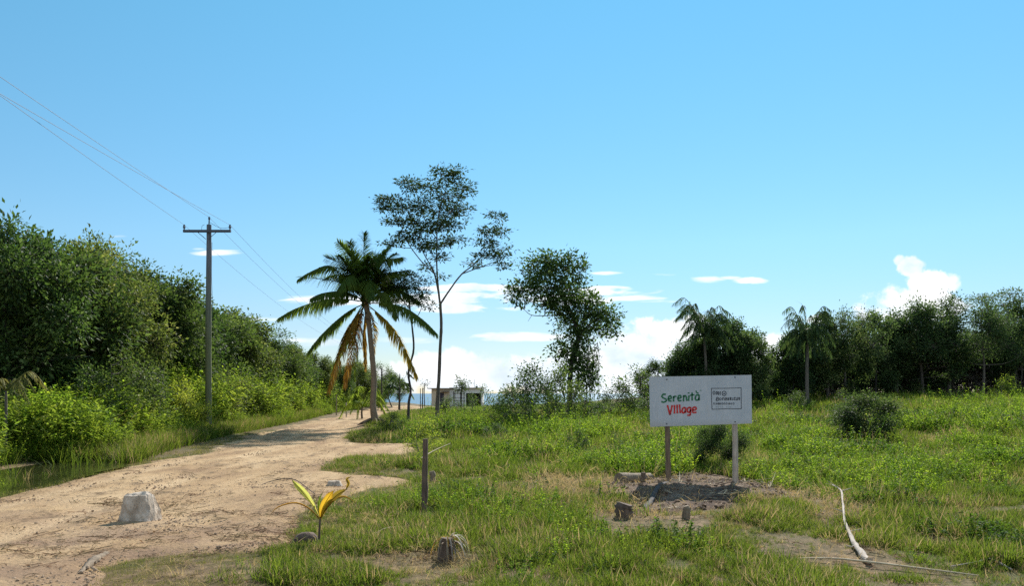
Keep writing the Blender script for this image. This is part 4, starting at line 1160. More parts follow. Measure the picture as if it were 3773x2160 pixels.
d = 44; pb = base_at(1381, d)
rng = np.random.default_rng(76)
palm = empty('coconut_palm', pb, 'coconut palm with drooping fronds, some brown and dead, beside the bend of the dirt road', 'palm tree')
rng = np.random.default_rng(77)
w = MB()
tp = rel([(1381, 1585), (1380, 1540), (1374, 1490), (1378, 1400), (1370, 1300), (1360, 1200), (1350, 1130), (1344, 1080)], d, pb)
tp[0][2] = -.2
tpp = smooth_path(tp, 60)
tube(w, tpp, np.interp(np.linspace(0, 1, 60), [0, .05, .12, .3, .7, .9, 1], [.36, .30, .22, .165, .14, .16, .12]) * (1 + .035 * np.sin(np.arange(60) * 2.6)), 12, True, .03, rng)
w.build('trunk', M['bark_palm'], palm, smooth=True)
heart = S(1346, 1118, d) - pb
FR = [  # tip px, mid px, depth of mid and tip, length of leaflets, hang, material
    ((1042, 1178), (1185, 1112), -.4, -.8, .95, 1.25, 'frond'), ((1105, 1020), (1235, 1035), .3, .2, .8, .5, 'frond'), ((1128, 1045), (1230, 990), -.9, -1.6, .75, .8, 'frond'),
    ((1232, 882), (1300, 960), .6, .9, .75, .15, 'frond'), ((1342, 862), (1340, 970), .0, -.1, .8, .1, 'frond'), ((1300, 905), (1318, 990), -.4, -.9, .8, .2, 'frond'),
    ((1425, 905), (1385, 960), .5, .7, .75, .35, 'frond'), ((1490, 960), (1420, 970), -.5, -1.0, .85, .55, 'frond'), ((1455, 930), (1400, 985), -.2, .4, .8, .3, 'frond'),
    ((1540, 1110), (1450, 1060), .4, .8, .85, .9, 'frond'), ((1612, 1232), (1500, 1140), -.3, -.5, .9, 1.2, 'frond'), ((1545, 1395), (1460, 1225), -.5, -.9, .8, .9, 'frond_old'),
    ((1150, 1300), (1240, 1190), -.4, -.8, .95, 1.0, 'frond'), ((1205, 1375), (1275, 1220), .7, 1.2, .85, .8, 'frond'), ((1185, 1120), (1265, 1085), -1.2, -2.4, .85, .9, 'frond'),
    ((1290, 1090), (1320, 1030), -1.4, -2.8, .95, .8, 'frond'), ((1400, 1120), (1380, 1045), -1.4, -2.7, .95, .8, 'frond'), ((1250, 1020), (1300, 1020), 1.4, 2.6, .85, .6, 'frond'),
    ((1370, 1000), (1355, 1010), -.8, -1.5, .9, .4, 'frond'), ((1430, 1040), (1390, 1015), 1.3, 2.4, .85, .7, 'frond'), ((1340, 960), (1335, 1000), .9, 1.6, .85, .4, 'frond'),
    ((1480, 1180), (1430, 1090), -1.1, -1.9, .9, .9, 'frond'), ((1270, 960), (1300, 1000), -.9, -1.5, .85, .4, 'frond'), ((1225, 1075), (1280, 1045), .4, .9, .95, .8, 'frond'),
    ((1300, 1060), (1325, 1040), -.9, -1.9, 1.0, .9, 'frond'), ((1420, 1000), (1385, 1020), .1, .1, .95, .5, 'frond'), ((1480, 1040), (1415, 1050), .9, 1.7, .9, .8, 'frond'),
    ((1215, 1440), (1285, 1225), -.2, -.3, 1.0, .9, 'frond_dead'), ((1262, 1420), (1310, 1220), .4, .5, 1.0, .9, 'frond_dead'), ((1340, 1350), (1338, 1215), .4, .6, .9, .9, 'frond_dead'), ((1365, 1340), (1372, 1210), .5, .7, .5, .5, 'frond_old'),
    ((1300, 1400), (1300, 1240), .6, .8, .6, .5, 'frond')]
for k in range(17):          # the tight heart of the crown
    a_ = -2.75 + 2.35 * (k + .5) / 17 + rng.normal(0, .08); l_ = rng.uniform(105, 185)
    tp_ = (1346 + math.cos(a_) * l_ * 1.05, 1090 + math.sin(a_) * l_ * (1.0 if math.sin(a_) < -.5 else .8)); md_ = (1346 + math.cos(a_) * l_ * .42, 1070 + math.sin(a_) * l_ * .62)
    q_ = rng.uniform(-1.6, 1.6)
    FR.append((tp_, md_, q_ * .5, q_, .85, rng.uniform(.3, .7), 'frond'))
for (tip, mid, dm, dt, L, hang, mt) in FR:
    mb = MB()
    m_ = S(*mid, d) - pb; t_ = S(*tip, d) - pb; m_[1] += dm; t_[1] += dt
    h0 = heart + rng.normal(0, .08, 3)
    nr = (rng.normal(0, .5), -1, .6 + rng.normal(0, .4)) if hang < .75 else (rng.normal(0, .25), -.35 + rng.normal(0, .3), 1)
    frond(mb, [h0, h0 * .45 + m_ * .55 + [0, 0, .12], m_, m_ * .4 + t_ * .6 + [0, 0, .12 if t_[2] < m_[2] else .02], t_], L * 1.16, 96, .085, hang * .85, rng, nrm=nr)
    o = mb.build('frond', M[mt], palm)
    if mt == 'frond_dead': o['label'] = 'brown dead frond hanging beside the trunk'
    if mt == 'frond_old': o['label'] = 'yellowing frond'
# fibrous leaf bases and young nuts
w = MB()
for k in range(34):
    a = rng.uniform(0, 6.28); p0 = heart + np.array([math.cos(a) * .12, math.sin(a) * .12, rng.uniform(-.9, .1)])
    blades(w, p0[None], np.array([[math.cos(a), math.sin(a), rng.uniform(-.3, 1.0)]]), np.array([rng.uniform(.25, .6)]), np.array([.09]), np.array([.6]), 3)
w.build('leaf_base', M['bark_dark'], palm)
w = MB()
for k in range(26):
    a = rng.uniform(0, 6.28); r0 = rng.uniform(.2, .95)
    x0, y0 = pb[0] + math.cos(a) * .1, pb[1] + math.sin(a) * .1
    p0 = np.array([math.cos(a) * .25, math.sin(a) * .25, .25]); p1 = np.array([math.cos(a) * r0 * 1.2, math.sin(a) * r0 * 1.2, -.05 + float(gz(pb[0] + math.cos(a) * r0 * 1.2, pb[1] + math.sin(a) * r0 * 1.2)) - pb[2]])
    tube(w, smooth_path([p0, (p0 + p1) / 2 + [0, 0, .06], p1], 6), np.linspace(.07, .025, 6), 5, True, .15, rng)
w.build('root', M['wood_rot'], palm)

GP = 'drooping palms of the right woodland'


def small_palm(name, label, px, d, base_py, crown_py, n, flen, tr, group=None, mat='leaf_right', nl=30, lw=.06, up=.5, seed=1, hang=.9, cat='palm tree', ll=.36):
    b = base_at(px, d); root = empty(name, b, label, cat, group); rng = np.random.default_rng(seed)
    top = S(px, crown_py, d) - b
    w = MB(); tube(w, smooth_path([np.array([0, 0, -.15]), top * .5 + [rng.normal(0, .05), 0, 0], top], 10), np.linspace(tr * 1.2, tr * .8, 10), 7, True, .04, rng)
    w.build('trunk', M['bark'], root, smooth=True)
    for k in range(n):
        a = k * 2.399 + rng.uniform(-.2, .2); e = rng.uniform(-.45, 1.5) * up
        L = flen * rng.uniform(.8, 1.15); o = np.array([math.cos(a), math.sin(a), 0])
        m_ = top + o * L * .55 + [0, 0, L * (.25 + e * .55)]; t_ = top + o * L * .95 + [0, 0, L * (e * .8 - .3)]
        mb = MB(); frond(mb, [top, m_, t_], L * ll, nl, lw, hang, rng, rach=.025, nrm=(rng.normal(0, .6), -.5, .8))
        mb.build('frond', M[mat], root)
    return root


small_palm('drooping_palm', 'drooping grey green palm rising behind the middle of the white sign', 2595, 47, 1470, 1242, 66, 1.65, .09, GP, up=1.2, nl=20, lw=.042, seed=3, hang=.9, ll=.46)
small_palm('drooping_palm', 'drooping palm with a pale straight trunk, first palm right of the sign', 2975, 46, 1470, 1252, 58, 1.42, .10, GP, up=1.3, nl=20, lw=.042, seed=4, hang=1.0, ll=.5)
small_palm('young_palm', 'young yellow green palm at the road side behind the coconut palm foot', 1335, 58, 1530, 1500, 9, 1.9, .07, None, 'leaf_bright', 24, .07, .75, 5, .5, 'palm')
small_palm('strap_leaf_palm', 'strap leaved clump on a dark stem where the road meets the sea view', 1470, 88, 1500, 1435, 16, 1.7, .10, None, 'leaf_forest', 20, .12, .9, 6, .6, 'palm')
small_palm('fan_palm', 'pale arching palm leaves at the left photo edge under the trees', 22, 22.6, 1640, 1440, 7, .95, .04, None, 'turf', 26, .03, .45, 7, .7, 'palm')

# ------------------------------------------------------------------ utility poles and lines
pd_ = 36.0


def utility_pole(name, label, loc, H, detail=True, yaw=0.0):
    root = empty(name, loc, label, 'utility pole', 'utility poles along the dirt road', yaw)
    rng = np.random.default_rng(4)
    w = MB(); tube(w, smooth_path([(0, 0, -.3), (0, 0, H * .5), (.03, 0, H - .2)], 24), np.linspace(.15, .105, 24), 14, True, .012, rng)
    w.build('pole', M['pole'], root, smooth=True)
    az = H - .52
    w = MB(); box(w, (0, -.16, az), (2.14, .10, .11)); w.build('crossarm', M['steel'], root)
    for s in (-1, 1):
        w = MB()
        tube(w, [(s * 1.03, -.16, az), (s * 1.03, -.16, az + .12), (s * 1.03, -.16, az + .14), (s * 1.03, -.16, az + .20), (s * 1.03, -.16, az + .22), (s * 1.03, -.16, az + .29)], [.03, .03, .06, .06, .05, .04], 8)
        w.build('insulator', M['porcelain'], root)
        w = MB(); tube(w, [(s * .42, -.17, az - .05), (s * .06, -.15, az - .36)], .014, 5); w.build('brace', M['steel'], root)
    w = MB(); tube(w, [(.06, -.12, H - .45), (.08, -.12, H), (.08, -.12, H + .03), (.08, -.12, H + .13)], [.03, .03, .05, .04], 8); w.build('insulator', M['porcelain'], root)
    if detail:
        w = MB(); tube(w, smooth_path([(.17, -.02, H - 1.0), (.17, -.08, H * .75), (.2, -.06, H * .62), (.17, -.04, H * .5)], 14), .009, 4); w.build('ground_cable', M['wire'], root)
        w = MB(); tube(w, smooth_path([(-.25, -.16, az + .06), (-.22, -.16, az + .24), (-.12, -.14, az + .3)], 8), .008, 4)
        tube(w, smooth_path([(.1, -.12, H - .12), (.6, -.16, az + .14), (.98, -.16, az + .16)], 8), .008, 4); w.build('jumper_wire', M['wire'], root)
    return root


x0 = (768 - CX) / F * pd_; z0 = float(gz(x0, pd_)); H1 = CH + (HY - 812) / F * pd_ - z0
utility_pole('utility_pole', 'tall wooden utility pole with a dark crossarm at the left road verge', (x0, pd_, z0), H1)
x2, d2 = -17.9, 92.0; z2 = float(gz(x2, d2))
utility_pole('utility_pole', 'farther utility pole hidden behind the left fronds of the coconut palm', (x2, d2, z2), 7.6 - z2, False)
x3, d3 = x0 + 5.2, pd_ - 44


def wire(label, off, zo, py):
    A = np.array([x0 + off, pd_ - .16, z0 + H1 + zo]); B = np.array([x2 + off, d2 - .16, 7.6 + zo])
    C = A + (S(-150, py, 16.0) - A) * 2.2
    mb = MB()
    for p, q, sag in ((C, A, .12), (A, B, .75)):
        t = np.linspace(0, 1, 60)[:, None]; pts = p * (1 - t) + q * t; pts[:, 2] -= sag * 4 * (t * (1 - t))[:, 0]
        tube(mb, pts, .0065, 5, True)
    tag(mb.build('power_line', M['wire']), label, 'power line', 'overhead power lines on the pole')


wire('power line tied to the left end of the crossarm', -1.03, -.24, 222)
wire('power line carried on the pin at the very top of the pole', .08, .12, 158)
wire('power line tied to the right end of the crossarm', 1.03, -.24, 236)

# ------------------------------------------------------------------ sign
sd0 = 16.2
sb = base_at(2580, sd0)
sign = empty('billboard_sign', sb, 'white painted board sign on two timber posts with green and red lettering', 'sign')


def sg(px, py, dy=0.0):
    return S(px, py, sd0) - sb + np.array([0, dy, 0])


def zs(x, y, dy=0.0):            # from the enlarged study of the sign to photo pixels
    return sg(2380 + x / 6.205, 1370 + y / 6.205, dy)


mb = MB()
c4 = [zs(76, 122), zs(2412, 76), zs(2426, 1188), zs(98, 1268)]
th = .018
V = [c + np.array([0, e, 0]) for e in (0, th) for c in c4]
mb.add(V, [(0, 1, 2, 3), (7, 6, 5, 4), (0, 4, 5, 1), (1, 5, 6, 2), (2, 6, 7, 3), (3, 7, 4, 0)])
mb.build('board', M['board'], sign)
for (a, b_) in ((475, 180), (475, 1195), (2035, 130), (2040, 1150)):
    w = MB(); c_ = zs(a, b_); tube(w, [c_ + [0, .004, 0], c_ + [0, -.006, 0], c_ + [0, -.010, 0]], [.014, .014, .008], 8); w.build('bolt', M['steel'], sign)
rng = np.random.default_rng(3)
for (xt, yt, xb, yb, rad, mt) in ((2456, 1400, 2466, 1812, .052, 'wood_brown'), (2709, 1395, 2713, 1808, .055, 'wood_pale')):
    w = MB(); p0 = sg(xt, yt, .075); p1 = sg(xb, yb, .075); p1[2] -= .25
    tube(w, smooth_path([p0, (p0 + p1) / 2 + [.008, 0, 0], p1], 14), np.linspace(rad * .92, rad * 1.12, 14), 9, True, .05, rng)
    o = w.build('post', M[mt], sign, smooth=True)


def strokes(name, paths, width, mat, conv, dy=-.004):
    mb = MB()
    for st in paths:
        wd = width
        if isinstance(st, tuple) and isinstance(st[1], (int, float)) and isinstance(st[0], list): st, wd = st
        q = np.array([conv(a, b, dy) for a, b in st])
        p = smooth_path(q, max(4, 3 * len(q)))
        T = unit(np.gradient(p, axis=0)); Nn = np.stack([-T[:, 2], 0 * T[:, 0], T[:, 0]], -1)
        k = len(p); ww = wd * (1 + .12 * np.sin(np.arange(k) * 1.7)) * .5
        a = p + Nn * ww[:, None]; b = p - Nn * ww[:, None]
        V = np.concatenate([a, b, a + [0, .003, 0], b + [0, .003, 0]])
        i = np.arange(k - 1)
        mb.add(V, np.concatenate([np.stack([i, i + 1, k + i + 1, k + i], -1), np.stack([i, 2 * k + i, 2 * k + i + 1, i + 1], -1), np.stack([k + i, k + i + 1, 3 * k + i + 1, 3 * k + i], -1)]))
    return mb.build(name, mat, sign)


zpx = sd0 / F / 6.205
SER = [[(452, 525), (410, 516), (375, 540), (365, 575), (400, 605), (452, 628), (470, 658), (440, 690), (390, 700), (352, 680)],
       [(515, 625), (570, 618), (580, 580), (550, 555), (520, 580), (512, 630), (530, 670), (585, 674)],
       [(632, 562), (630, 688)], [(632, 605), (658, 568), (695, 572)],
       [(732, 615), (790, 602), (800, 565), (770, 545), (738, 570), (730, 625), (755, 668), (812, 662)],
       [(862, 538), (858, 682)], [(862, 580), (895, 550), (920, 580), (935, 672)],
       [(985, 545), (972, 672)], ([(955, 490), (998, 492)], 26),
       [(1055, 480), (1055, 662)], ([(1005, 545), (1108, 532)], 28),
       [(1208, 538), (1162, 535), (1135, 570), (1130, 625), (1152, 655), (1195, 642), (1212, 600)], [(1216, 528), (1214, 662)],
       ([(1145, 435), (1160, 480), (1205, 496)], 28), ([(1235, 430), (1266, 432)], 18)]
strokes('lettering', [(s if isinstance(s, list) else (s[0], s[1] * zpx)) for s in SER], 36 * zpx, M['paint_green'], zs)
VIL = [[(490, 768), (520, 880), (550, 992)], [(602, 768), (575, 880), (552, 992)], [(652, 765), (652, 962)], [(712, 758), (718, 958)], [(768, 752), (785, 952)],
       [(895, 822), (850, 835), (828, 880), (830, 930), (868, 944), (898, 900)], [(905, 818), (902, 950)],
       [(1015, 822), (965, 830), (945, 880), (960, 930), (1000, 920), (1018, 870)], [(1022, 812), (1020, 910), (1012, 995)], [(1015, 1000), (945, 1000)],
       [(1068, 885), (1135, 872), (1145, 830), (1110, 812), (1072, 840), (1066, 900), (1085, 940), (1156, 930)]]
strokes('lettering', VIL, 37 * zpx, M['paint_red'], zs)


def zq(x, y, dy=0.0):
    return sg(2600 + x / 13.23, 1410 + y / 13.23, dy)


qpx = sd0 / F / 13.23


def oval(cx, cy, rx, ry):
    return [(cx + rx * math.sin(a), cy - ry * math.cos(a)) for a in np.linspace(0, 6.4, 11)]


strokes('panel_border', [[(275, 290), (1000, 285), (1732, 262)], [(1730, 262), (1732, 800), (1737, 1292)], [(1740, 1285), (1000, 1288), (305, 1312)], [(310, 1315), (285, 700), (278, 288)]], 26 * qpx, M['paint_black'], zq)
strokes('emblem', [oval(900, 538, 95, 112), oval(900, 545, 22, 18)], 34 * qpx, M['paint_black'], zq)
L1 = [oval(405, 505, 48, 82), [(512, 445), (510, 605)], [(512, 480), (555, 450), (578, 500), (540, 590)], [(605, 455), (650, 480), (645, 580), (602, 598)], [(602, 460), (604, 598)], [(690, 490), (740, 445)], [(722, 470), (715, 612)]]
L2 = [[(560, 712), (518, 790), (515, 888), (612, 882), (618, 750), (560, 712)], [(530, 850), (585, 768)], oval(712, 812, 44, 56), [(818, 752), (820, 870)], [(820, 780), (880, 748), (905, 800), (903, 880)],
      [(968, 742), (970, 868), (1022, 868)], [(970, 742), (1025, 765), (1018, 815), (980, 822)], [(1085, 742), (1084, 858), (1114, 858), (1118, 742)], [(1180, 732), (1192, 860)], [(1180, 732), (1250, 745), (1215, 792), (1258, 830), (1192, 862)],
      [(1298, 750), (1342, 848), (1282, 852)], [(1368, 742), (1452, 736)], [(1390, 742), (1400, 848), (1452, 852)], [(1480, 742), (1490, 850), (1548, 842), (1552, 728)], oval(1638, 790, 26, 62)]
strokes('lettering', L1 + L2, 28 * qpx, M['paint_black'], zq)
L3 = []
for k, cx in enumerate((405, 515, 612, 702, 810, 912, 1020, 1145, 1245, 1360)):
    L3.append(oval(cx, 1036, 32 if k > 1 else 18, 44))
    if k in (2, 3, 7): L3.append([(cx - 25, 1030), (cx + 25, 1040)])
strokes('lettering', L3, 17 * qpx, M['paint_black'], zq)
strokes('lettering', [[(x - 18, 1212), (x - 6, 1172), (x + 8, 1208), (x + 20, 1180)] for x in (530, 612, 715, 815, 1035, 1135, 1205)], 11 * qpx, M['paint_faint'], zq)


# ------------------------------------------------------------------ house
hd = 116.0
hb = np.array([(1660 - CX) / F * hd, hd, float(gz((1660 - CX) / F * hd, hd))])
house = empty('flat_roofed_house', hb, 'small pale flat roofed house far off at the end of the field', 'house')
k = hd / F


def hx(px): return (px - 1660) * k


ztop = CH + (HY - 1434) * k - hb[2]
w = MB()
t_ = .15
x_l, x_m, x_g, x_r = hx(1590), hx(1656), hx(1712), hx(1778)
# tan block with a door opening at px 1618-1632
xd0, xd1, zd = hx(1621), hx(1636), 2.0
box(w, ((x_l + xd0) / 2, 0, ztop / 2 - .2), (xd0 - x_l, t_, ztop + .4)); box(w, ((xd1 + x_m) / 2, 0, ztop / 2 - .2), (x_m - xd1, t_, ztop + .4)); box(w, ((xd0 + xd1) / 2, 0, (zd + ztop) / 2), (xd1 - xd0, t_, ztop - zd))
box(w, (x_l + t_ / 2 - .003, 3, ztop / 2 - .2), (t_, 5.84, ztop + .4)); box(w, ((x_l + x_r) / 2, 6, ztop / 2 - .2), (x_r - x_l, t_, ztop + .4))
o = w.build('wall', M['house_tan'], house); o['label'] = 'tan rendered wall'
w = MB(); box(w, ((x_m + x_g) / 2 + .002, .18, ztop / 2 - .2), (x_g - x_m, t_, ztop + .38))
zo = CH + (HY - 1450) * k - hb[2]
box(w, ((x_g + x_r) / 2, -.06, (zo + ztop) / 2 + .06), (x_r - x_g, t_, ztop - zo + .1)); box(w, (x_g + .1, -.06, zo / 2 - .1), (.22, t_ + .02, zo + .2)); box(w, (x_r - .1, -.06, zo / 2 - .1), (.22, t_ + .02, zo + .2))
box(w, (x_r - t_ / 2, 3, ztop / 2 - .2), (t_ - .01, 5.8, ztop + .36))
o = w.build('wall', M['house_white'], house); o['label'] = 'white rendered wall'
w = MB(); box(w, ((x_g + x_r) / 2, 3.2, zo / 2 - .1), (x_r - x_g - .4, .1, zo + .3)); w.build('carport_back', M['house_dark'], house)
w = MB(); box(w, ((x_l + x_m) / 2 - .2, 2.9, ztop + .07), (x_m - x_l + .7, 7.0, .13)); box(w, ((x_m + x_r) / 2 + .16, 2.9, ztop + .14), (x_r - x_m + .3, 7.0, .1)); w.build('roof', M['house_roof'], house)
w = MB(); box(w, ((xd0 + xd1) / 2, .05, zd / 2 - .1), (xd1 - xd0 - .02, .05, zd + .15)); w.build('door', M['house_dark'], house)
w = MB(); box(w, (hx(1640), -.5, zd + .12), (1.1, 1.0, .08)); w.build('canopy', M['wood_rot'], house)
w = MB(); tube(w, [(hx(1745), 2, ztop + .1), (hx(1745), 2, ztop + 1.4)], .03, 5); w.build('antenna', M['steel'], house)
w = MB(); box(w, (hx(1754), 2, ztop + .32), (.32, .3, .26)); w.build('roof_vent', M['steel'], house)

# timber frame in front of the house
fd = 92.0; fb_ = base_at(1680, fd)
fr = empty('timber_frame', fb_, 'rough timber pole frame standing before the flat roofed house', 'timber frame')
kk = fd / F
for px, t1 in ((1671, 1443), (1676, 1446), (1697, 1446), (1710, 1448)):
    w = MB(); a = S(px, t1, fd) - fb_; tube(w, [(a[0], 0, -.1), a], .05, 5); w.build('upright', M['bark_dark'], fr)
for py in (1451, 1467, 1477):
    w = MB(); a = S(1668, py, fd) - fb_; b2 = S(1713, py + 1, fd) - fb_; tube(w, [a + [0, -.09, 0], b2 + [0, -.09, 0]], .035, 5); w.build('rail', M['bark_dark'], fr)


# ------------------------------------------------------------------ loose posts, stumps, rocks, sticks
def post(name, label, cat, px, top, bot, width_px, mat, d=None, lean=(0, 0), group=None, rough=.06, seed=1, split=False):
    d = d or CH * F / (bot - HY)
    b = base_at(px, d); b[2] = float(gz(b[0], d)); H = CH + (HY - top) / F * d - b[2]; r = width_px / F * d / 2
    rng = np.random.default_rng(seed); w = MB()
    n = 12; p = smooth_path([(0, 0, -.15), (lean[0] * .4 + rng.normal(0, r * .2), 0, H * .5), (lean[0], lean[1], H)], n)
    tube(w, p, r * np.linspace(1.12, .85, n) * (1 + rng.normal(0, .05, n)), 9, True, rough, rng)
    o = w.build(name, mat, None, smooth=True, loc=b)
    return tag(o, label, cat, group)


post('wooden_post', 'dark weathered wooden post standing in grass left of centre', 'post', 1563, 1618, 1890, 22, M['wood_rot'], lean=(.02, 0), seed=2)
post('tree_stump', 'short grey stump just right of the dark wooden post', 'stump', 1590, 1738, 1778, 22, M['wood_grey'], seed=3, rough=.12)
post('wooden_stake', 'short brown stake beside the log left of the sign', 'stake', 2371, 1742, 1802, 19, M['wood_rot'], seed=4)
post('tree_stump', 'broad rotten mossy stump below the left sign post', 'stump', 2304, 1858, 1918, 66, M['wood_rot'], seed=5, rough=.14)
post('tree_stump', 'narrow split stump in the grass below the middle of the sign', 'stump', 2527, 1866, 1916, 28, M['wood_grey'], seed=6, rough=.14)
GQ = 'posts where the road meets the sea view'
post('fence_post', 'tall dark post right of the coconut palm trunk', 'post', 1406, 1358, 1500, 5, M['bark_dark'], 84, group=GQ)
post('fence_post', 'tall dark post in the strap leaved clump', 'post', 1473, 1378, 1500, 4, M['bark_dark'], 86, group=GQ)
post('fence_post', 'thin post left of the house, first of a pair', 'post', 1549, 1432, 1500, 3, M['bark_dark'], 92, group=GQ)
post('fence_post', 'thicker crooked post left of the house, second of a pair', 'post', 1556, 1430, 1502, 4, M['bark_dark'], 90, group=GQ, lean=(.06, 0))
post('fence_post', 'pale short post at the road edge behind the dead palm fronds', 'post', 1276, 1484, 1512, 5, M['wood_pale'], 62, group=GQ)
post('fence_post', 'grey post in the shade left of the pale road edge post', 'post', 1239, 1455, 1510, 4, M['wood_grey'], 66, group=GQ)

# log lying behind the stake
b = base_at(2300, 16.4); b[2] += .06
w = MB(); rng = np.random.default_rng(9)
tube(w, smooth_path([(-.13, -.16, .06), (.2, .1, .05), (.62, .5, .02)], 10), np.linspace(.135, .10, 10), 12, True, .05, rng)
tag(w.build('fallen_log', M['wood_grey'], None, True, b), 'short sawn log lying in dry grass left of the sign', 'log')


def boulder(name, label, px, py, W, D, H, taper, seed, lean=0.0, mat='rock', cat='boulder', yaw=0.0):
    b = G(px, py); b[2] = float(gz(b[0], b[1])) - .03
    k = 21; rng = np.random.default_rng(seed); mb = MB()
    g = np.linspace(-1, 1, k); off = rng.uniform(0, 50)
    for ax in range(3):
        for s in (-1, 1):
            u, v = np.meshgrid(g, g, indexing='ij')
            q = np.zeros((k, k, 3)); q[..., ax] = s; q[..., (ax + 1) % 3] = u; q[..., (ax + 2) % 3] = v
            n_ = q / np.linalg.norm(q, axis=-1, keepdims=True)
            p = q * .72 + n_ * .42
            nn = fbm(p[..., 0] * .9 + p[..., 2] * .7 + off, p[..., 1] * .9 - p[..., 2] * .5 + off, seed, 5) - .5
            p = p * (1 + .42 * nn[..., None])
            zz = (p[..., 2] + 1) / 2
            tp_ = 1 - np.where(p[..., 0] > 0, taper * 1.7, taper * .35) * np.clip(zz, 0, 1)
            x = p[..., 0] * tp_ * W / 2 + lean * zz; y = p[..., 1] * tp_ * D / 2; z = zz * H
            c, s2 = math.cos(yaw), math.sin(yaw)
            P_ = np.stack([x * c - y * s2, x * s2 + y * c, z], -1).reshape(-1, 3)
            i, j = np.meshgrid(np.arange(k - 1), np.arange(k - 1), indexing='ij')
            Q = np.stack([i * k + j, (i + 1) * k + j, (i + 1) * k + j + 1, i * k + j + 1], -1).reshape(-1, 4)
            mb.add(P_, Q if s > 0 else Q[:, ::-1])
    return tag(mb.build(name, M[mat], None, False, b), label, cat)


boulder('boulder', 'pale upright block shaped boulder on the dirt road', 525, 1924, .47, .40, .45, .33, 14, .02, yaw=-.25)
boulder('field_stone', 'pale rounded stone on bare dirt behind the palm seedling', 1238, 1800, .30, .26, .17, .3, 6, cat='stone')


def stick(name, label, cat, pts, rad, mat, h=.03, sides=6, rough=.1, seed=1, extra=()):
    rng = np.random.default_rng(seed)
    W3 = []
    for p in pts:
        q = G(p[0], p[1]); q[2] = float(gz(q[0], q[1])) + (p[2] if len(p) > 2 else h); W3.append(q)
    o0 = W3[0].copy(); w = MB()
    n = 5 * len(pts)
    pp = smooth_path(np.array(W3) - o0, n)
    tube(w, pp, np.interp(np.linspace(0, 1, n), np.linspace(0, 1, len(rad)), rad), sides, True, rough, rng)
    for (a, bvec, r) in extra:
        a0 = pp[a]; tube(w, smooth_path([a0, a0 + np.array(bvec) * .5 + rng.normal(0, .01, 3), a0 + np.array(bvec)], 5), np.linspace(r, r * .3, 5), 5, True)
    return tag(w.build(name, mat, None, True, o0), label, cat)


stick('dead_branch', 'bleached forked dead branch lying in the grass at lower right', 'branch', [(3068, 1826, .2), (3098, 1858, .18), (3106, 1905, .15), (3112, 1950, .12), (3130, 1998, .09), (3160, 2040, .05), (3200, 2078, .04)],
      (.009, .014, .016, .018, .024, .036, .042), M['wood_pale'], seed=2, rough=.22, extra=[(6, (.22, .05, .05), .010), (4, (-.16, .1, .12), .008), (2, (-.14, .12, .04), .006), (14, (-.18, -.02, .06), .009), (22, (.2, .05, .03), .010), (27, (-.16, -.10, .02), .014)])
stick('long_stick', 'long thin pale stick lying across the foot of the bleached branch', 'stick', [(2915, 2056, .03), (3060, 2064, .05), (3200, 2084, .06), (3400, 2108, .04), (3606, 2128, .03)], (.008, .011, .012, .01, .006), M['straw'], seed=3)
stick('bent_stick', 'short bent pale stick in grass at the lower right edge', 'stick', [(3505, 2100, .03), (3600, 2094, .06), (3648, 2084, .07), (3728, 2104, .02)], (.006, .009, .011, .012), M['wood_pale'], seed=4)
stick('driftwood_piece', 'split grey piece of wood lying on the dirt at lower left', 'driftwood', [(290, 2140, .02), (330, 2105, .04), (365, 2082, .05), (398, 2068, .04)], (.022, .045, .05, .03), M['wood_grey'], seed=5, rough=.2)
stick('bark_strip', 'thin dark strip of dried frond on the dirt, left of the seedling', 'dried frond', [(935, 1806, .02), (1000, 1790, .10), (1080, 1795, .14), (1160, 1852, .12)], (.004, .008, .010, .008), M['wood_rot'], seed=6,
      extra=[(9, (-.45, .1, -.02), .006), (12, (-.5, .05, -.08), .006)])
stick('leaning_twig', 'pale twig leaning across the dark wooden post', 'twig', [(1553, 1888, .86), (1600, 1868, .93), (1660, 1850, 1.0)], (.008, .007, .004), M['straw'], seed=7)
stick('grass_stalk', 'pale dry stalk lying in the grass right of the seedling', 'stalk', [(1365, 1995, .05), (1420, 1975, .1), (1480, 1962, .09)], (.004, .004, .003), M['straw'], seed=8)
stick('post_shadow_strip', 'dark strip standing for the cast shadow of the left sign post on the soil', 'branch', [(2462, 1806, .04), (2425, 1836, .06), (2395, 1870, .05), (2372, 1892, .03)], (.035, .05, .045, .03), M['bark_dark'], seed=9, rough=.25)  # dark solid strip laid along the left sign post's shadow, imitating it

# ------------------------------------------------------------------ palm seedling
b = G(1176, 2012); b[2] = float(gz(b[0], b[1])); dd = b[1]
seed_ = empty('palm_seedling', b, 'young coconut seedling with one golden and one pale leaf at the dirt edge', 'seedling')


def sl(px, py, dy=0.0): return S(px, py, dd) - b + np.array([0, dy, 0])


w = MB(); tube(w, smooth_path([(0, 0, -.05), sl(1177, 1960), sl(1180, 1905)], 8), [.017, .016, .016, .015, .014, .013, .012, .011], 7, True)
w.build('stem', M['wood_rot'], seed_, smooth=True)


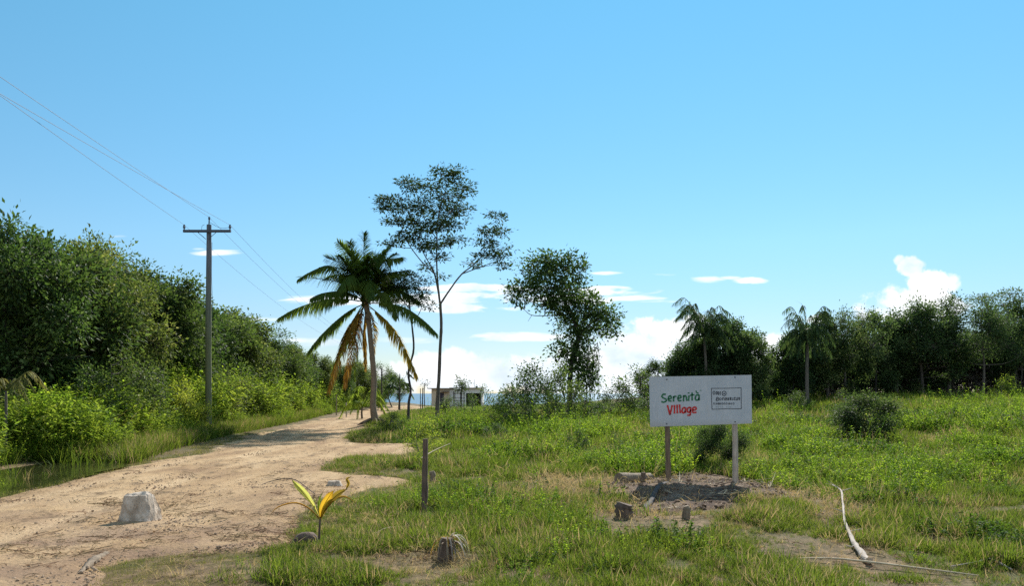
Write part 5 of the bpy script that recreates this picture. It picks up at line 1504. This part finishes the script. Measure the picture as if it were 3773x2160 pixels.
def paddle(name, ctrl, wid, mat, fold=.25, nrm=(0, -1, .2), n=16, shape=None):
    p = smooth_path(ctrl, n); T = unit(np.gradient(p, axis=0)); sdv = unit(np.cross(T, np.array(nrm)))
    t = np.linspace(0, 1, n); ww = wid * (np.interp(t, *shape) if shape else np.sin(np.pi * np.clip(t, .02, .98) ** .8))
    up = unit(np.cross(sdv, T))
    cols = np.linspace(-1, 1, 13); w = MB(); G_ = []
    for q, c in enumerate(cols):          # pleats run along the blade; the rim is torn
        rim = 1 - .22 * abs(c) ** 3 * np.abs(np.sin(np.arange(n) * 2.9 + q))
        G_.append(p + sdv * (ww * c * .5 * rim)[:, None] + up * (ww * fold * abs(c) + wid * .045 * (q % 2) * (ww > .01))[:, None])
    V = np.stack(G_, 0).reshape(-1, 3)
    a, i = np.meshgrid(np.arange(12), np.arange(n - 1), indexing='ij')
    w.add(V, np.stack([a * n + i, a * n + i + 1, (a + 1) * n + i + 1, (a + 1) * n + i], -1).reshape(-1, 4), np.repeat(np.clip(.3 + .6 * np.abs(cols), 0, 1), n))
    tube(w, p, np.linspace(.006, .002, n), 4, False)
    return w.build(name, mat, seed_)


M['leaf_gold'] = leaf_mat('golden leaf', [(.2, (.50, .28, .025)), (.55, (.46, .25, .025)), (.7, (.26, .12, .02))], (.85, .45, .05), .45, .45, 3)
M['leaf_pale'] = leaf_mat('pale young leaf', [(0, (.22, .24, .05)), (1, (.38, .36, .12))], (.6, .58, .15), .45, .45, 3)
SH = ([0, .2, .5, .75, 1], [.12, .55, 1, .8, .05])
paddle('leaf', [sl(1182, 1915), sl(1190, 1875, -.03), sl(1213, 1835, -.05), sl(1232, 1808, -.05)], .125, M['leaf_gold'], .12, shape=SH)['label'] = 'golden yellow leaf blade'
paddle('leaf', [sl(1184, 1910), sl(1208, 1862, .02), sl(1240, 1826, .05), sl(1275, 1806, .06)], .10, M['frond_dead'], .35, shape=SH)['label'] = 'brown withered leaf blade'
paddle('leaf', [sl(1180, 1915), sl(1158, 1865), sl(1122, 1820, .02), sl(1075, 1772, .03)], .085, M['leaf_pale'], .35, shape=([0, .25, .6, .85, 1], [.1, .35, 1, .9, .15]))['label'] = 'pale green folded leaf blade'
paddle('leaf', [sl(1180, 1918), sl(1168, 1880, -.05), sl(1150, 1840, -.12), sl(1120, 1800, -.15)], .03, M['leaf_pale'], .3)
paddle('leaf', [sl(1272, 1806, .06), sl(1282, 1785, .05), sl(1276, 1768, .05), sl(1290, 1760, .05)], .05, M['frond_dead'], .4)['label'] = 'curled brown leaf tip'
paddle('leaf', [sl(1183, 1905), sl(1222, 1852, .04), sl(1262, 1834, .08), sl(1306, 1858, .10)], .035, M['frond_dead'], .3)['label'] = 'thin brown leaf bent to the right'
paddle('leaf', [sl(1180, 1912), sl(1172, 1872, .03), sl(1174, 1842, .05), sl(1186, 1815, .06)], .03, M['leaf_bright'], .3)['label'] = 'thin green upright leaf'
paddle('leaf', [sl(1178, 1915), sl(1140, 1872, -.04), sl(1090, 1852, -.06), sl(1030, 1868, -.08), sl(1000, 1900, -.08)], .025, M['frond_dead'], .3)['label'] = 'thin brown leaf arching to the left'
w = MB(); tube(w, smooth_path([(-.03, .02, -.02), (-.12, .05, .06), (-.24, -.02, .06), (-.33, -.05, -.03)], 10), [.02, .05, .075, .085, .09, .085, .07, .06, .04, .015], 8, True, .08, np.random.default_rng(2))
w.build('husk', M['wood_rot'], seed_, smooth=True)

# cut palm base with hanging straps
b = G(1640, 2062); b[2] = float(gz(b[0], b[1])); dd = b[1]
cut = empty('cut_palm_base', b, 'cut palm base with grey strap leaves hanging over dark earth', 'palm stump')
rng = np.random.default_rng(12)
w = MB(); tube(w, [(0, 0, -.05), (.01, 0, .12), (.02, 0, .27)], [.10, .085, .06], 10, True, .1, rng); w.build('core', M['wood_rot'], cut, smooth=True)
for k in range(46):
    a = rng.normal(-.55, 1.0); L = rng.uniform(.16, .40)
    w = MB(); blades(w, np.array([[.02 + math.cos(a) * .07, math.sin(a) * .07, rng.uniform(.16, .31)]]), np.array([[math.cos(a) * .8, math.sin(a) * .8, rng.uniform(-.6, .5)]]), np.array([L]), np.array([.02]), np.array([rng.uniform(2, 5)]), 7)
    w.build('strap_leaf', M[('wood_pale', 'wood_grey', 'wood_rot', 'frond_dead')[k % 4]], cut)
